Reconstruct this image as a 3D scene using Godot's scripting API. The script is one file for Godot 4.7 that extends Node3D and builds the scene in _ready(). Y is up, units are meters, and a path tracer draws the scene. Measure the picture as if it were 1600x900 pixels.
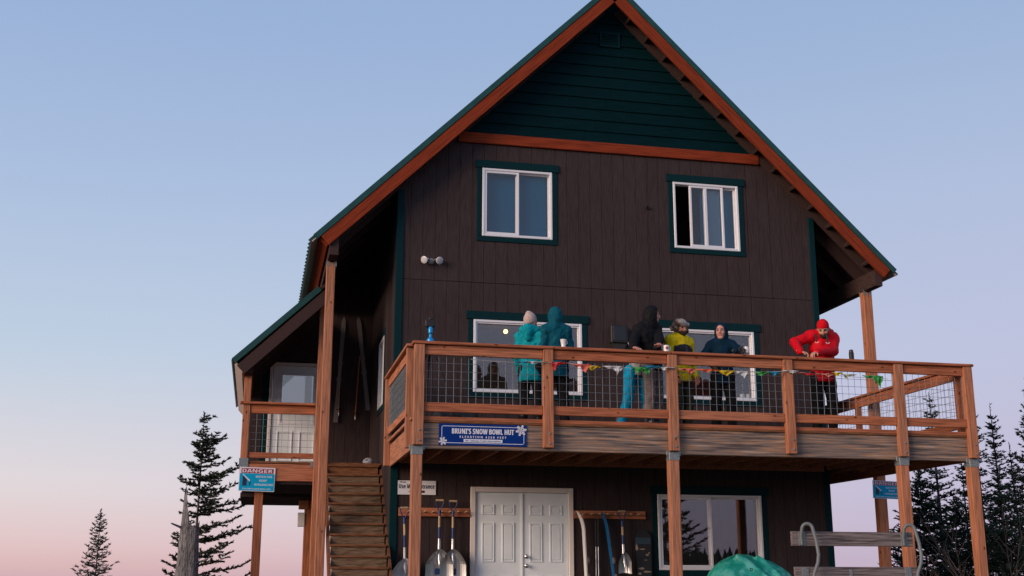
extends Node3D
# A dark brown mountain hut with a timber deck at dusk. Metres, y up; the hut's front wall is the plane z = 0.

const W := 7.315          # front wall width
const SL := 0.988         # roof slope
const RB := 10.56         # barge board underside at the ridge
const FZ := 0.353         # front of the barge boards
const DK := 2.80          # deck surface

var M := {}
var rng := RandomNumberGenerator.new()
var cam: Camera3D
var tex := {}
var box_cache := {}

# ---------------------------------------------------------------- small helpers
func lin(r: float, g: float, b: float, a := 1.0) -> Color:
	var c := Color(r, g, b).linear_to_srgb()
	c.a = a
	return c

func wp(u: float, v: float, z: float) -> Vector3:      # photo pixel (1600 x 900) on a plane of known z
	var f := 1825.8
	var d := cam.basis * Vector3((u - 800.0) / f, (450.0 - v) / f, -1.0)
	return cam.position + d * ((z - cam.position.z) / d.z)

func wx(u: float, v: float, x: float) -> Vector3:
	var f := 1825.8
	var d := cam.basis * Vector3((u - 800.0) / f, (450.0 - v) / f, -1.0)
	return cam.position + d * ((x - cam.position.x) / d.x)

var names := {}
func thing(called: String, label: String, category: String, at := Vector3.ZERO, group := "", kind := "") -> Node3D:
	return tag(Node3D.new(), called, label, category, at, group, kind)

func tag(o: Node3D, called: String, label: String, category: String, at := Vector3.ZERO, group := "", kind := "") -> Node3D:
	names[called] = names.get(called, 0) + 1
	o.name = called if names[called] == 1 else "%s_%03d" % [called, names[called] - 1]
	add_child(o)
	o.position = at
	if label != "": o.set_meta("label", label)
	if category != "": o.set_meta("category", category)
	if group != "": o.set_meta("group", group)
	if kind != "": o.set_meta("kind", kind)
	return o

func part(parent: Node3D, called: String, mesh: Mesh, mat: Material, at := Transform3D.IDENTITY, kind := "") -> MeshInstance3D:
	var o := MeshInstance3D.new()
	o.mesh = mesh
	o.material_override = mat
	o.name = called
	o.transform = at
	if kind != "": o.set_meta("kind", kind)
	parent.add_child(o, true)
	return o

func lab(o: Node3D, t: String) -> Node3D:
	o.set_meta("label", t)
	return o

# ---------------------------------------------------------------- meshes
class MB:
	var v := PackedVector3Array()
	var n := PackedVector3Array()
	var c := PackedColorArray()
	var col := Color.WHITE
	func tri(a: Vector3, b: Vector3, d: Vector3) -> void:      # counter-clockwise seen from outside
		var nn := (b - a).cross(d - a).normalized()
		v.append(a); v.append(d); v.append(b)
		n.append(nn); n.append(nn); n.append(nn)
		c.append(col); c.append(col); c.append(col)
	func tri_n(a: Vector3, b: Vector3, d: Vector3, na: Vector3, nb: Vector3, nd: Vector3) -> void:
		v.append(a); v.append(d); v.append(b)
		n.append(na); n.append(nd); n.append(nb)
		c.append(col); c.append(col); c.append(col)
	func quad(a: Vector3, b: Vector3, d: Vector3, e: Vector3) -> void:
		tri(a, b, d); tri(a, d, e)
	func facing(p: Array, mid: Vector3) -> void:               # a flat convex face turned away from mid
		var a: Vector3 = p[0]
		var nn: Vector3 = (p[1] - a).cross(p[2] - a)
		var flip: bool = nn.dot(a - mid) < 0.0
		for i in range(1, p.size() - 1):
			if flip: tri(a, p[i + 1], p[i])
			else: tri(a, p[i], p[i + 1])
	func box(lo: Vector3, hi: Vector3, bev := 0.0, xf := Transform3D.IDENTITY) -> void:
		var mid := (lo + hi) * 0.5
		var h := (hi - lo) * 0.5
		var b := minf(bev, minf(h.x, minf(h.y, h.z)) * 0.45)
		var m := xf * mid
		var P := func(s: Vector3, ax: int) -> Vector3:
			var q := Vector3(s.x * (h.x - b), s.y * (h.y - b), s.z * (h.z - b))
			q[ax] = s[ax] * h[ax]
			return xf * (mid + q)
		for ax in 3:
			var a1 := (ax + 1) % 3
			var a2 := (ax + 2) % 3
			for s in [-1.0, 1.0]:
				var pts := []
				for e in [[-1.0, -1.0], [1.0, -1.0], [1.0, 1.0], [-1.0, 1.0]]:
					var q := Vector3.ZERO
					q[ax] = s; q[a1] = e[0]; q[a2] = e[1]
					pts.append(P.call(q, ax))
				facing(pts, m)
				if b > 0.0:
					for s2 in [-1.0, 1.0]:
						var q1 := Vector3.ZERO
						q1[ax] = s; q1[a1] = s2; q1[a2] = -1.0
						var q2 := q1
						q2[a2] = 1.0
						facing([P.call(q1, ax), P.call(q2, ax), P.call(q2, a1), P.call(q1, a1)], m)
		if b > 0.0:
			for sx in [-1.0, 1.0]:
				for sy in [-1.0, 1.0]:
					for sz in [-1.0, 1.0]:
						var q := Vector3(sx, sy, sz)
						facing([P.call(q, 0), P.call(q, 1), P.call(q, 2)], m)
	func prism(poly: Array, z0: float, z1: float) -> void:       # convex polygon in x, y drawn out along z
		var mid := Vector3.ZERO
		for p in poly: mid += Vector3(p.x, p.y, 0)
		mid /= poly.size()
		mid.z = (z0 + z1) * 0.5
		for z in [z0, z1]:
			var f := []
			for p in poly: f.append(Vector3(p.x, p.y, z))
			facing(f, mid)
		for i in poly.size():
			var p: Vector2 = poly[i]
			var q: Vector2 = poly[(i + 1) % poly.size()]
			facing([Vector3(p.x, p.y, z0), Vector3(q.x, q.y, z0), Vector3(q.x, q.y, z1), Vector3(p.x, p.y, z1)], mid)
	func tube(path: Array, rad: Array, sides := 6, caps := true) -> void:
		var up := Vector3.UP
		var d0: Vector3 = (path[1] - path[0]).normalized()
		if absf(d0.dot(up)) > 0.9: up = Vector3.RIGHT
		var side := d0.cross(up).normalized()
		var rings := []
		var norms := []
		for i in path.size():
			var d: Vector3
			if i == 0: d = path[1] - path[0]
			elif i == path.size() - 1: d = path[i] - path[i - 1]
			else: d = path[i + 1] - path[i - 1]
			d = d.normalized()
			side = (side - d * side.dot(d)).normalized()
			var o := d.cross(side)
			var r: float = rad[i] if rad.size() > 1 else rad[0]
			var ring := PackedVector3Array()
			var nr := PackedVector3Array()
			for k in sides:
				var t := TAU * k / sides
				var w := side * cos(t) + o * sin(t)
				ring.append(path[i] + w * r)
				nr.append(w)
			rings.append(ring); norms.append(nr)
		for i in path.size() - 1:
			for k in sides:
				var j := (k + 1) % sides
				tri_n(rings[i][k], rings[i][j], rings[i + 1][j], norms[i][k], norms[i][j], norms[i + 1][j])
				tri_n(rings[i][k], rings[i + 1][j], rings[i + 1][k], norms[i][k], norms[i + 1][j], norms[i + 1][k])
		if caps:
			for i in range(1, sides - 1):
				tri(rings[0][0], rings[0][i + 1], rings[0][i])
				tri(rings[-1][0], rings[-1][i], rings[-1][i + 1])
	func lathe(prof: Array, sides := 20, at := Vector3.ZERO, basis := Basis.IDENTITY) -> void:   # prof: Vector2(radius, height)
		for i in prof.size() - 1:
			var p: Vector2 = prof[i]
			var q: Vector2 = prof[i + 1]
			var e := (q - p)
			var nn := Vector2(e.y, -e.x).normalized()
			for k in sides:
				var t0 := TAU * k / sides
				var t1 := TAU * (k + 1) / sides
				var A := func(r: Vector2, t: float) -> Vector3: return at + basis * Vector3(r.x * cos(t), r.y, r.x * sin(t))
				var B := func(t: float) -> Vector3: return basis * Vector3(nn.x * cos(t), nn.y, nn.x * sin(t))
				if p.x > 1e-6: tri_n(A.call(p, t0), A.call(q, t1), A.call(p, t1), B.call(t0), B.call(t1), B.call(t1))
				if q.x > 1e-6: tri_n(A.call(p, t0), A.call(q, t0), A.call(q, t1), B.call(t0), B.call(t0), B.call(t1))
	func done(colors := false) -> ArrayMesh:
		var a := []
		a.resize(Mesh.ARRAY_MAX)
		a[Mesh.ARRAY_VERTEX] = v
		a[Mesh.ARRAY_NORMAL] = n
		if colors: a[Mesh.ARRAY_COLOR] = c
		var m := ArrayMesh.new()
		if v.size(): m.add_surface_from_arrays(Mesh.PRIMITIVE_TRIANGLES, a)
		return m

func boxm(size: Vector3, bev := 0.006) -> ArrayMesh:           # a chamfered piece of timber, shared between pieces of one size
	var key := "%.3f %.3f %.3f %.4f" % [size.x, size.y, size.z, bev]
	if not box_cache.has(key):
		var b := MB.new()
		b.box(-size * 0.5, size * 0.5, bev)
		box_cache[key] = b.done()
	return box_cache[key]

func bx(parent: Node3D, called: String, lo: Vector3, hi: Vector3, mat: Material, bev := 0.006) -> MeshInstance3D:
	var l := lo.min(hi)
	var h := lo.max(hi)
	var mid := (l + h) * 0.5
	var o := part(parent, called, boxm(h - l, bev), mat, Transform3D(Basis.IDENTITY, mid - origin_of(parent)))
	return o

func origin_of(n: Node3D) -> Vector3:
	var o := Vector3.ZERO
	while n != null and n != self:
		o += n.position
		n = n.get_parent() as Node3D
	return o

func tubes(parent: Node3D, called: String, paths: Array, rad: float, mat: Material, sides := 6, kind := "") -> MeshInstance3D:
	var b := MB.new()
	var o := origin_of(parent)
	for p in paths:
		var q := []
		for x in p: q.append(x - o)
		b.tube(q, [rad], sides)
	return part(parent, called, b.done(), mat, Transform3D.IDENTITY, kind)

# ---------------------------------------------------------------- textures and materials
func noise_tex(sd: int, freq: float, colors: Array, stops: Array, octaves := 5, type := FastNoiseLite.TYPE_SIMPLEX_SMOOTH, size := 512, normal := false) -> NoiseTexture2D:
	var f := FastNoiseLite.new()
	f.seed = sd
	f.frequency = freq
	f.noise_type = type
	f.fractal_octaves = octaves
	f.fractal_gain = 0.55
	var t := NoiseTexture2D.new()
	t.width = size
	t.height = size
	t.seamless = true
	t.seamless_blend_skirt = 0.3
	t.noise = f
	if normal:
		t.as_normal_map = true
		t.bump_strength = 4.0
	elif colors.size():
		var g := Gradient.new()
		g.offsets = PackedFloat32Array(stops)
		g.colors = PackedColorArray(colors)
		t.color_ramp = g
	return t

func mat(color: Color, rough := 0.7, metal := 0.0) -> StandardMaterial3D:
	var m := StandardMaterial3D.new()
	m.albedo_color = color
	m.roughness = rough
	m.metallic = metal
	return m

func grained(t: Texture2D, scale: Vector3, rough := 0.7, world := true, bump: Texture2D = null, depth := 0.2, tint := Color.WHITE) -> StandardMaterial3D:
	var m := StandardMaterial3D.new()
	m.albedo_color = tint
	m.albedo_texture = t
	m.roughness = rough
	m.uv1_triplanar = true
	m.uv1_world_triplanar = world
	m.uv1_triplanar_sharpness = 8.0
	m.uv1_scale = scale
	if bump != null:
		m.heightmap_enabled = true
		m.heightmap_texture = bump
		m.heightmap_scale = depth
	return m

func sh(c: Color, k: float) -> Color:
	return Color(c.r * k, c.g * k, c.b * k)

func wood_tex(sd: int, base: Color, spread := 0.3) -> NoiseTexture2D:
	return noise_tex(sd, 0.02, [sh(base, 1.0 - spread), sh(base, 1.0 - spread * 0.25), sh(base, 1.0 + spread * 0.2), sh(base, 1.0 + spread * 0.55)], [0.18, 0.42, 0.58, 0.85], 5)

func knotty(m: StandardMaterial3D, scale: Vector3, k: int) -> StandardMaterial3D:      # scattered dark knots over the grain
	if not tex.has("knots%d" % k):
		var f := FastNoiseLite.new()
		f.seed = 70 + k
		f.noise_type = FastNoiseLite.TYPE_CELLULAR
		f.cellular_distance_function = FastNoiseLite.DISTANCE_EUCLIDEAN
		f.cellular_return_type = FastNoiseLite.RETURN_DISTANCE
		f.frequency = 0.012
		f.fractal_type = FastNoiseLite.FRACTAL_NONE
		var g := Gradient.new()
		g.offsets = PackedFloat32Array([0.0, 0.022, 0.036, 0.055])
		g.colors = PackedColorArray([Color(0.16, 0.07, 0.04, 0.9), Color(0.22, 0.10, 0.06, 0.75), Color(0.30, 0.15, 0.09, 0.35), Color(0.35, 0.2, 0.1, 0.0)])
		var t := NoiseTexture2D.new()
		t.width = 512
		t.height = 512
		t.seamless = true
		t.noise = f
		t.color_ramp = g
		tex["knots%d" % k] = t
	m.detail_enabled = true
	m.detail_albedo = tex["knots%d" % k]
	m.detail_uv_layer = BaseMaterial3D.DETAIL_UV_2
	m.uv2_triplanar = true
	m.uv2_world_triplanar = true
	m.uv2_triplanar_sharpness = 8.0
	m.uv2_scale = scale
	return m

func faded(m: StandardMaterial3D, c: Color, k: int) -> StandardMaterial3D:                # weathered, paler runs down a painted wall
	if not tex.has("fade%d" % k):
		var t := noise_tex(80 + k, 0.014, [Color(c.r, c.g, c.b, 0.0), Color(c.r, c.g, c.b, 0.0), Color(c.r, c.g, c.b, 0.12), Color(c.r, c.g, c.b, 0.22)], [0.0, 0.42, 0.68, 0.9], 5)
		tex["fade%d" % k] = t
	m.detail_enabled = true
	m.detail_albedo = tex["fade%d" % k]
	m.detail_uv_layer = BaseMaterial3D.DETAIL_UV_2
	m.uv2_triplanar = true
	m.uv2_world_triplanar = true
	m.uv2_triplanar_sharpness = 8.0
	m.uv2_scale = Vector3(0.5, 0.18, 0.5)
	return m

func make_materials() -> void:
	var bump := noise_tex(90, 0.03, [], [], 5)
	var bump_soft := noise_tex(91, 0.012, [], [], 4)
	# stained cedar, by direction of the grain
	var stain := wood_tex(1, lin(0.43, 0.178, 0.098), 0.2)
	var stain2 := wood_tex(2, lin(0.49, 0.225, 0.135), 0.2)
	var stain3 := wood_tex(3, lin(0.38, 0.150, 0.082), 0.2)
	var tints := [Color(1, 1, 1), Color(0.92, 0.91, 0.90), Color(1.0, 0.97, 0.95)]
	for i in 3:
		var t: Texture2D = [stain, stain2, stain3][i]
		var dk: Color = [Color(1.0, 0.93, 0.88), Color(0.94, 0.88, 0.85), Color(1.0, 0.95, 0.93)][i]
		M["wx%d" % i] = knotty(grained(t, Vector3(0.16, 3.4, 3.4), 0.75, true, bump, 0.15, dk), Vector3(0.28, 0.5, 0.5), i)
		M["wy%d" % i] = knotty(grained(t, Vector3(3.4, 0.16, 3.4), 0.75, true, bump, 0.15, tints[i]), Vector3(0.5, 0.28, 0.5), i)
		M["wz%d" % i] = knotty(grained(t, Vector3(3.4, 3.4, 0.16), 0.75, true, bump, 0.15, tints[i]), Vector3(0.5, 0.5, 0.28), i)
	M.barge = grained(wood_tex(4, lin(0.22, 0.040, 0.017), 0.2), Vector3(0.14, 3.0, 3.0), 0.85, false, bump, 0.2)
	M.barge_w = grained(wood_tex(4, lin(0.22, 0.040, 0.017), 0.2), Vector3(0.14, 3.0, 3.0), 0.85, true, bump, 0.2)
	# weathered fascia: grey boards with rusty streaks
	var wt := noise_tex(7, 0.018, [lin(0.09, 0.075, 0.07), lin(0.20, 0.155, 0.135), lin(0.25, 0.19, 0.16), lin(0.36, 0.20, 0.11), lin(0.42, 0.36, 0.33)], [0.2, 0.42, 0.55, 0.68, 0.85], 6)
	M.fascia = grained(wt, Vector3(0.11, 2.6, 2.6), 0.85, true, bump, 0.5)
	var gw := noise_tex(8, 0.018, [lin(0.06, 0.05, 0.05), lin(0.15, 0.12, 0.115), lin(0.20, 0.165, 0.155), lin(0.27, 0.23, 0.22)], [0.2, 0.42, 0.6, 0.85], 6)
	M.grey_wood = grained(gw, Vector3(0.16, 3.0, 3.0), 0.85, true, bump, 0.5)
	M.riser = grained(noise_tex(9, 0.02, [lin(0.10, 0.065, 0.04), lin(0.17, 0.115, 0.075), lin(0.23, 0.16, 0.11)], [0.25, 0.5, 0.8], 5), Vector3(0.35, 4.0, 4.0), 0.85, true, bump, 0.3)
	M.tread = grained(noise_tex(10, 0.02, [lin(0.12, 0.055, 0.028), lin(0.20, 0.085, 0.042), lin(0.25, 0.12, 0.065)], [0.25, 0.5, 0.8], 5), Vector3(0.35, 4.0, 4.0), 0.85, true, bump, 0.3)
	# siding
	for i in 4:
		var k: float = [1.0, 0.96, 1.03, 0.98][i]
		var b := lin(0.050 * k, 0.0365 * k, 0.0375 * k)
		M["side%d" % i] = faded(grained(wood_tex(20 + i, b, 0.12), Vector3(3.0, 0.25, 3.0), 0.8, true, bump, 0.12), lin(0.080, 0.062, 0.062), i % 2)
		M["gable%d" % i] = grained(wood_tex(30 + i, lin(0.001 * k, 0.016 * k, 0.020 * k), 0.14), Vector3(0.2, 3.0, 3.0), 0.75, true, bump, 0.2)
	M.brown = grained(wood_tex(25, lin(0.060, 0.046, 0.044), 0.2), Vector3(1.5, 1.5, 1.5), 0.8, true, bump, 0.2)
	M.groove = mat(lin(0.050, 0.0365, 0.0375), 0.9)
	M.joist = grained(wood_tex(26, lin(0.34, 0.135, 0.072), 0.25), Vector3(4.0, 4.0, 0.4), 0.85, true, bump, 0.2)
	M.soffit = grained(wood_tex(27, lin(0.050, 0.0365, 0.0375), 0.2), Vector3(2.0, 2.0, 2.0), 0.85)
	M.trim = grained(wood_tex(28, lin(0.004, 0.028, 0.034), 0.12), Vector3(2.0, 2.0, 2.0), 0.6, true, bump, 0.12)
	M.beam = grained(wood_tex(29, lin(0.060, 0.038, 0.037), 0.2), Vector3(4.0, 4.0, 0.5), 0.8, true, bump, 0.2)
	M.metal_roof = grained(noise_tex(40, 0.01, [lin(0.004, 0.052, 0.048), lin(0.006, 0.066, 0.060)], [0.3, 0.7], 3), Vector3(1, 1, 1), 0.45, true)
	M.metal_roof.metallic = 0.15
	for k in ["side0", "side1", "side2", "side3", "gable0", "gable1", "gable2", "gable3", "trim", "soffit", "brown", "groove", "joist", "beam", "barge", "barge_w", "fascia", "wx0", "wx1", "wx2", "wy0", "wy1", "wy2", "wz0", "wz1", "wz2", "riser", "tread"]: M[k].metallic_specular = 0.17
	M.metal_back = mat(lin(0.34, 0.40, 0.37), 0.6, 0.1)
	M.pale_edge = mat(lin(0.50, 0.40, 0.36), 0.7)
	M.vinyl = mat(lin(0.74, 0.76, 0.80), 0.35)
	M.door = grained(noise_tex(41, 0.008, [lin(0.75, 0.83, 0.87), lin(0.79, 0.86, 0.90)], [0.3, 0.7], 4), Vector3(0.7, 0.7, 0.7), 0.45, true)
	M.door_trim = mat(lin(0.76, 0.70, 0.66), 0.5)
	M.glass = mat(Color(0.9, 0.97, 1.0, 0.002), 0.0)
	M.glass.transparency = BaseMaterial3D.TRANSPARENCY_ALPHA
	M.sky_dimming = mat(Color(0.10, 0.14, 0.19, 0.5), 0.0)  # half dark, to dim the sky seen through the landing door
	M.sky_dimming.transparency = BaseMaterial3D.TRANSPARENCY_ALPHA
	M.steel = grained(noise_tex(42, 0.02, [lin(0.15, 0.18, 0.19), lin(0.22, 0.25, 0.26), lin(0.30, 0.33, 0.335)], [0.25, 0.5, 0.8], 4), Vector3(4, 4, 4), 0.5, true)
	M.steel.metallic = 0.35
	M.tube = mat(lin(0.15, 0.17, 0.172), 0.55, 0.2)
	M.wire = mat(lin(0.22, 0.25, 0.27), 0.45, 0.5)
	M.alu = mat(lin(0.62, 0.63, 0.64), 0.32, 0.85)
	M.black = mat(lin(0.012, 0.012, 0.013), 0.6)
	M.rubber = mat(lin(0.02, 0.02, 0.02), 0.8)
	M.inside = mat(lin(0.24, 0.17, 0.11), 0.8)
	M.curtain = mat(lin(0.10, 0.20, 0.25), 0.9)
	M.white = mat(lin(0.78, 0.78, 0.78), 0.4)
	M.ceramic = mat(lin(0.80, 0.79, 0.78), 0.18)
	M.navy = mat(lin(0.001, 0.030, 0.20), 0.5)
	M.blue_paint = mat(lin(0.006, 0.035, 0.15), 0.4)
	M.ash = grained(wood_tex(44, lin(0.50, 0.36, 0.22), 0.2), Vector3(5, 0.5, 5), 0.6, false)
	M.sign_cyan = mat(lin(0.001, 0.36, 0.62), 0.5)
	for k in ["navy", "sign_cyan"]: M[k].metallic_specular = 0.25
	M.sign_red = mat(lin(0.32, 0.015, 0.05), 0.45)
	M.sign_white = mat(lin(0.74, 0.76, 0.82), 0.5)
	M.sign_dark = mat(lin(0.012, 0.014, 0.05), 0.5)
	M.chrome = mat(lin(0.6, 0.58, 0.55), 0.2, 1.0)
	var bark := noise_tex(50, 0.03, [lin(0.06, 0.055, 0.05), lin(0.14, 0.125, 0.115), lin(0.22, 0.20, 0.19)], [0.25, 0.5, 0.8], 5)
	M.bark = grained(bark, Vector3(3, 0.8, 3), 0.9, true, bump, 1.0)
	var dead := noise_tex(51, 0.02, [lin(0.07, 0.065, 0.065), lin(0.22, 0.21, 0.205), lin(0.34, 0.33, 0.32)], [0.3, 0.5, 0.8], 5)
	M.dead = grained(dead, Vector3(6, 0.5, 6), 0.9, true, bump, 1.5)
	M.needle = mat(Color.WHITE, 0.85)
	M.needle.vertex_color_use_as_albedo = true
	M.needle.backlight_enabled = true
	M.needle.backlight = Color(0.25, 0.3, 0.2)
	M.twig = mat(lin(0.085, 0.065, 0.06), 0.9)
	var soil := noise_tex(52, 0.02, [lin(0.05, 0.042, 0.032), lin(0.095, 0.08, 0.06), lin(0.12, 0.11, 0.075), lin(0.20, 0.185, 0.15)], [0.25, 0.45, 0.6, 0.85], 6)
	M.soil = grained(soil, Vector3(0.23, 0.23, 0.23), 0.95, true, bump, 3.0)
	M.tarp = grained(noise_tex(53, 0.012, [lin(0.010, 0.27, 0.20), lin(0.022, 0.36, 0.28), lin(0.11, 0.48, 0.41)], [0.3, 0.5, 0.75], 5), Vector3(0.9, 0.9, 0.9), 0.34, true, noise_tex(54, 0.05, [], [], 3), 0.12)  # palest tone: scuffs, and pale fold highlights painted into the colour
	tex.cloth_bump = noise_tex(92, 0.016, [], [], 5)
	M.skin = mat(Color.WHITE, 0.55)
	M.skin.vertex_color_use_as_albedo = true
	M.skin.subsurf_scatter_enabled = true
	M.skin.subsurf_scatter_strength = 0.15

func cloth(r: float, g: float, b: float, rough := 0.75, depth := 0.8, freq := 1.6) -> StandardMaterial3D:
	var key := "c%.3f_%.3f_%.3f_%.2f" % [r, g, b, depth]
	if not M.has(key):
		var c := lin(r, g, b)
		var t := noise_tex(60, 0.02, [sh(c, 0.93), c, sh(c, 1.05)], [0.3, 0.5, 0.75], 4, FastNoiseLite.TYPE_SIMPLEX_SMOOTH, 256)
		var m := grained(t, Vector3(freq, freq * 0.7, freq), rough, false, tex.cloth_bump, depth)
		m.metallic_specular = 0.25
		M[key] = m
	return M[key]

func wood(dir: String) -> StandardMaterial3D:
	return M["w%s%d" % [dir, rng.randi() % 3]]

# ---------------------------------------------------------------- bodies: distance fields meshed as surface nets
class Field:
	var o: Vector3
	var c: float
	var nx: int
	var ny: int
	var nz: int
	var d := PackedFloat32Array()
	func _init(lo: Vector3, hi: Vector3, cell: float) -> void:
		o = lo
		c = cell
		nx = int(ceil((hi.x - lo.x) / c)) + 1
		ny = int(ceil((hi.y - lo.y) / c)) + 1
		nz = int(ceil((hi.z - lo.z) / c)) + 1
		d.resize(nx * ny * nz)
		d.fill(0.3)
	func cap(a: Vector3, b: Vector3, ra: float, rb: float, k: float, F := Vector3.ZERO, g := 1.0) -> void:
		var r := maxf(ra, rb) + k + c * 2.0
		var lo := (a.min(b) - Vector3(r, r, r) - o) / c
		var hi := (a.max(b) + Vector3(r, r, r) - o) / c
		var ab := b - a
		var l2 := maxf(ab.length_squared(), 1e-8)
		var sq := (1.0 / g - 1.0)
		for z in range(maxi(0, int(lo.z)), mini(nz, int(hi.z) + 1)):
			for y in range(maxi(0, int(lo.y)), mini(ny, int(hi.y) + 1)):
				var row := (z * ny + y) * nx
				for x in range(maxi(0, int(lo.x)), mini(nx, int(hi.x) + 1)):
					var p := o + Vector3(x, y, z) * c - a
					var t := clampf(p.dot(ab) / l2, 0.0, 1.0)
					var q := p - ab * t
					if g != 1.0: q += F * (q.dot(F) * sq)
					var e := q.length() - lerpf(ra, rb, t)
					if g != 1.0: e *= 0.85
					var w := d[row + x]
					var h := clampf(0.5 + 0.5 * (w - e) / k, 0.0, 1.0)
					d[row + x] = lerpf(w, e, h) - k * h * (1.0 - h)
	func ell(m: Vector3, rad: Vector3, B: Basis, k: float, cut := false) -> void:
		var R := maxf(rad.x, maxf(rad.y, rad.z)) + k + c * 2.0
		var lo := (m - Vector3(R, R, R) - o) / c
		var hi := (m + Vector3(R, R, R) - o) / c
		var T := B.transposed()
		var mn := minf(rad.x, minf(rad.y, rad.z))
		for z in range(maxi(0, int(lo.z)), mini(nz, int(hi.z) + 1)):
			for y in range(maxi(0, int(lo.y)), mini(ny, int(hi.y) + 1)):
				var row := (z * ny + y) * nx
				for x in range(maxi(0, int(lo.x)), mini(nx, int(hi.x) + 1)):
					var p := T * (o + Vector3(x, y, z) * c - m)
					var e := (Vector3(p.x / rad.x, p.y / rad.y, p.z / rad.z).length() - 1.0) * mn
					var w := d[row + x]
					if cut:
						var h := clampf(0.5 - 0.5 * (w + e) / k, 0.0, 1.0)
						d[row + x] = lerpf(w, -e, h) + k * h * (1.0 - h)
					else:
						var h := clampf(0.5 + 0.5 * (w - e) / k, 0.0, 1.0)
						d[row + x] = lerpf(w, e, h) - k * h * (1.0 - h)
	func clip(n: Vector3, at: Vector3) -> void:               # keeps the side that n points away from
		var i := 0
		for z in nz:
			for y in ny:
				for x in nx:
					var e := n.dot(o + Vector3(x, y, z) * c - at)
					if e > d[i]: d[i] = e
					i += 1
	func into(b: SurfaceNet, color: Callable, rough := 0.0, noise: FastNoiseLite = null) -> void:
		var id := PackedInt32Array()
		id.resize(nx * ny * nz)
		id.fill(-1)
		var base := b.v.size()
		var sy := nx
		var sz := nx * ny
		for z in nz - 1:
			for y in ny - 1:
				var row := (z * ny + y) * nx
				for x in nx - 1:
					var i := row + x
					var d0 := d[i]
					if d0 > c * 2.0 or d0 < -c * 2.0: continue
					var s := [d0, d[i + 1], d[i + sy], d[i + sy + 1], d[i + sz], d[i + sz + 1], d[i + sz + sy], d[i + sz + sy + 1]]
					var neg := 0
					for q in 8:
						if s[q] < 0.0: neg += 1
					if neg == 0 or neg == 8: continue
					var sum := Vector3.ZERO
					var cnt := 0
					for e in SurfaceNet.EDGES:
						var a: float = s[e[0]]
						var bb: float = s[e[1]]
						if (a < 0.0) != (bb < 0.0):
							var t := a / (a - bb)
							var pa := Vector3(e[0] & 1, (e[0] >> 1) & 1, e[0] >> 2)
							var pb := Vector3(e[1] & 1, (e[1] >> 1) & 1, e[1] >> 2)
							sum += pa.lerp(pb, t)
							cnt += 1
					id[i] = b.v.size()
					b.v.append(o + (Vector3(x, y, z) + sum / cnt) * c)
		for z in range(1, nz - 1):
			for y in range(1, ny - 1):
				var row := (z * ny + y) * nx
				for x in range(1, nx - 1):
					var i := row + x
					var a := d[i]
					if a > c * 2.0 or a < -c * 2.0: continue
					var sa := a < 0.0
					if sa != (d[i + 1] < 0.0): b.face(id[i], id[i - sy], id[i - sy - sz], id[i - sz], sa)
					if sa != (d[i + sy] < 0.0): b.face(id[i], id[i - sz], id[i - sz - 1], id[i - 1], sa)
					if sa != (d[i + sz] < 0.0): b.face(id[i], id[i - 1], id[i - 1 - sy], id[i - sy], sa)
		b.finish(base, color, rough, noise)

class SurfaceNet:
	const EDGES := [[0, 1], [2, 3], [4, 5], [6, 7], [0, 2], [1, 3], [4, 6], [5, 7], [0, 4], [1, 5], [2, 6], [3, 7]]
	var v := PackedVector3Array()
	var n := PackedVector3Array()
	var c := PackedColorArray()
	var t := PackedInt32Array()
	func face(i: int, j: int, k: int, l: int, flip: bool) -> void:
		if i < 0 or j < 0 or k < 0 or l < 0: return
		if flip: t.append_array(PackedInt32Array([i, k, j, i, l, k]))
		else: t.append_array(PackedInt32Array([i, j, k, i, k, l]))
	func normals(from: int) -> void:
		n.resize(v.size())
		for i in range(from, v.size()): n[i] = Vector3.ZERO
		for i in range(0, t.size(), 3):
			if t[i] < from: continue
			var a := v[t[i]]
			var nn := (v[t[i + 2]] - a).cross(v[t[i + 1]] - a)
			n[t[i]] += nn; n[t[i + 1]] += nn; n[t[i + 2]] += nn
		for i in range(from, v.size()): n[i] = n[i].normalized()
	func finish(from: int, color: Callable, rough: float, noise: FastNoiseLite) -> void:
		normals(from)
		if rough > 0.0:
			for i in range(from, v.size()): v[i] += n[i] * (rough * noise.get_noise_3dv(v[i]))
			normals(from)
		for i in range(from, v.size()): c.append(color.call(v[i]))
	func add_ball(m: Vector3, r: float, col: Color) -> void:
		var base := v.size()
		for a in 7:
			for b in 10:
				var th := PI * a / 6.0
				var ph := TAU * b / 10.0
				var w := Vector3(sin(th) * cos(ph), cos(th), sin(th) * sin(ph))
				v.append(m + w * r); n.append(w); c.append(col)
		for a in 6:
			for b in 10:
				var q := (b + 1) % 10
				t.append_array(PackedInt32Array([base + a * 10 + b, base + a * 10 + q, base + a * 10 + 10 + q, base + a * 10 + b, base + a * 10 + 10 + q, base + a * 10 + 10 + b]))
	func done() -> ArrayMesh:
		var a := []
		a.resize(Mesh.ARRAY_MAX)
		a[Mesh.ARRAY_VERTEX] = v
		a[Mesh.ARRAY_NORMAL] = n
		a[Mesh.ARRAY_COLOR] = c
		a[Mesh.ARRAY_INDEX] = t
		var m := ArrayMesh.new()
		m.add_surface_from_arrays(Mesh.PRIMITIVE_TRIANGLES, a)
		return m

# ---------------------------------------------------------------- the hut
func roof_under(x: float) -> float:            # underside of the roof sheathing over the front wall
	return RB + 0.235 - SL * absf(x - W * 0.5)

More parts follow.
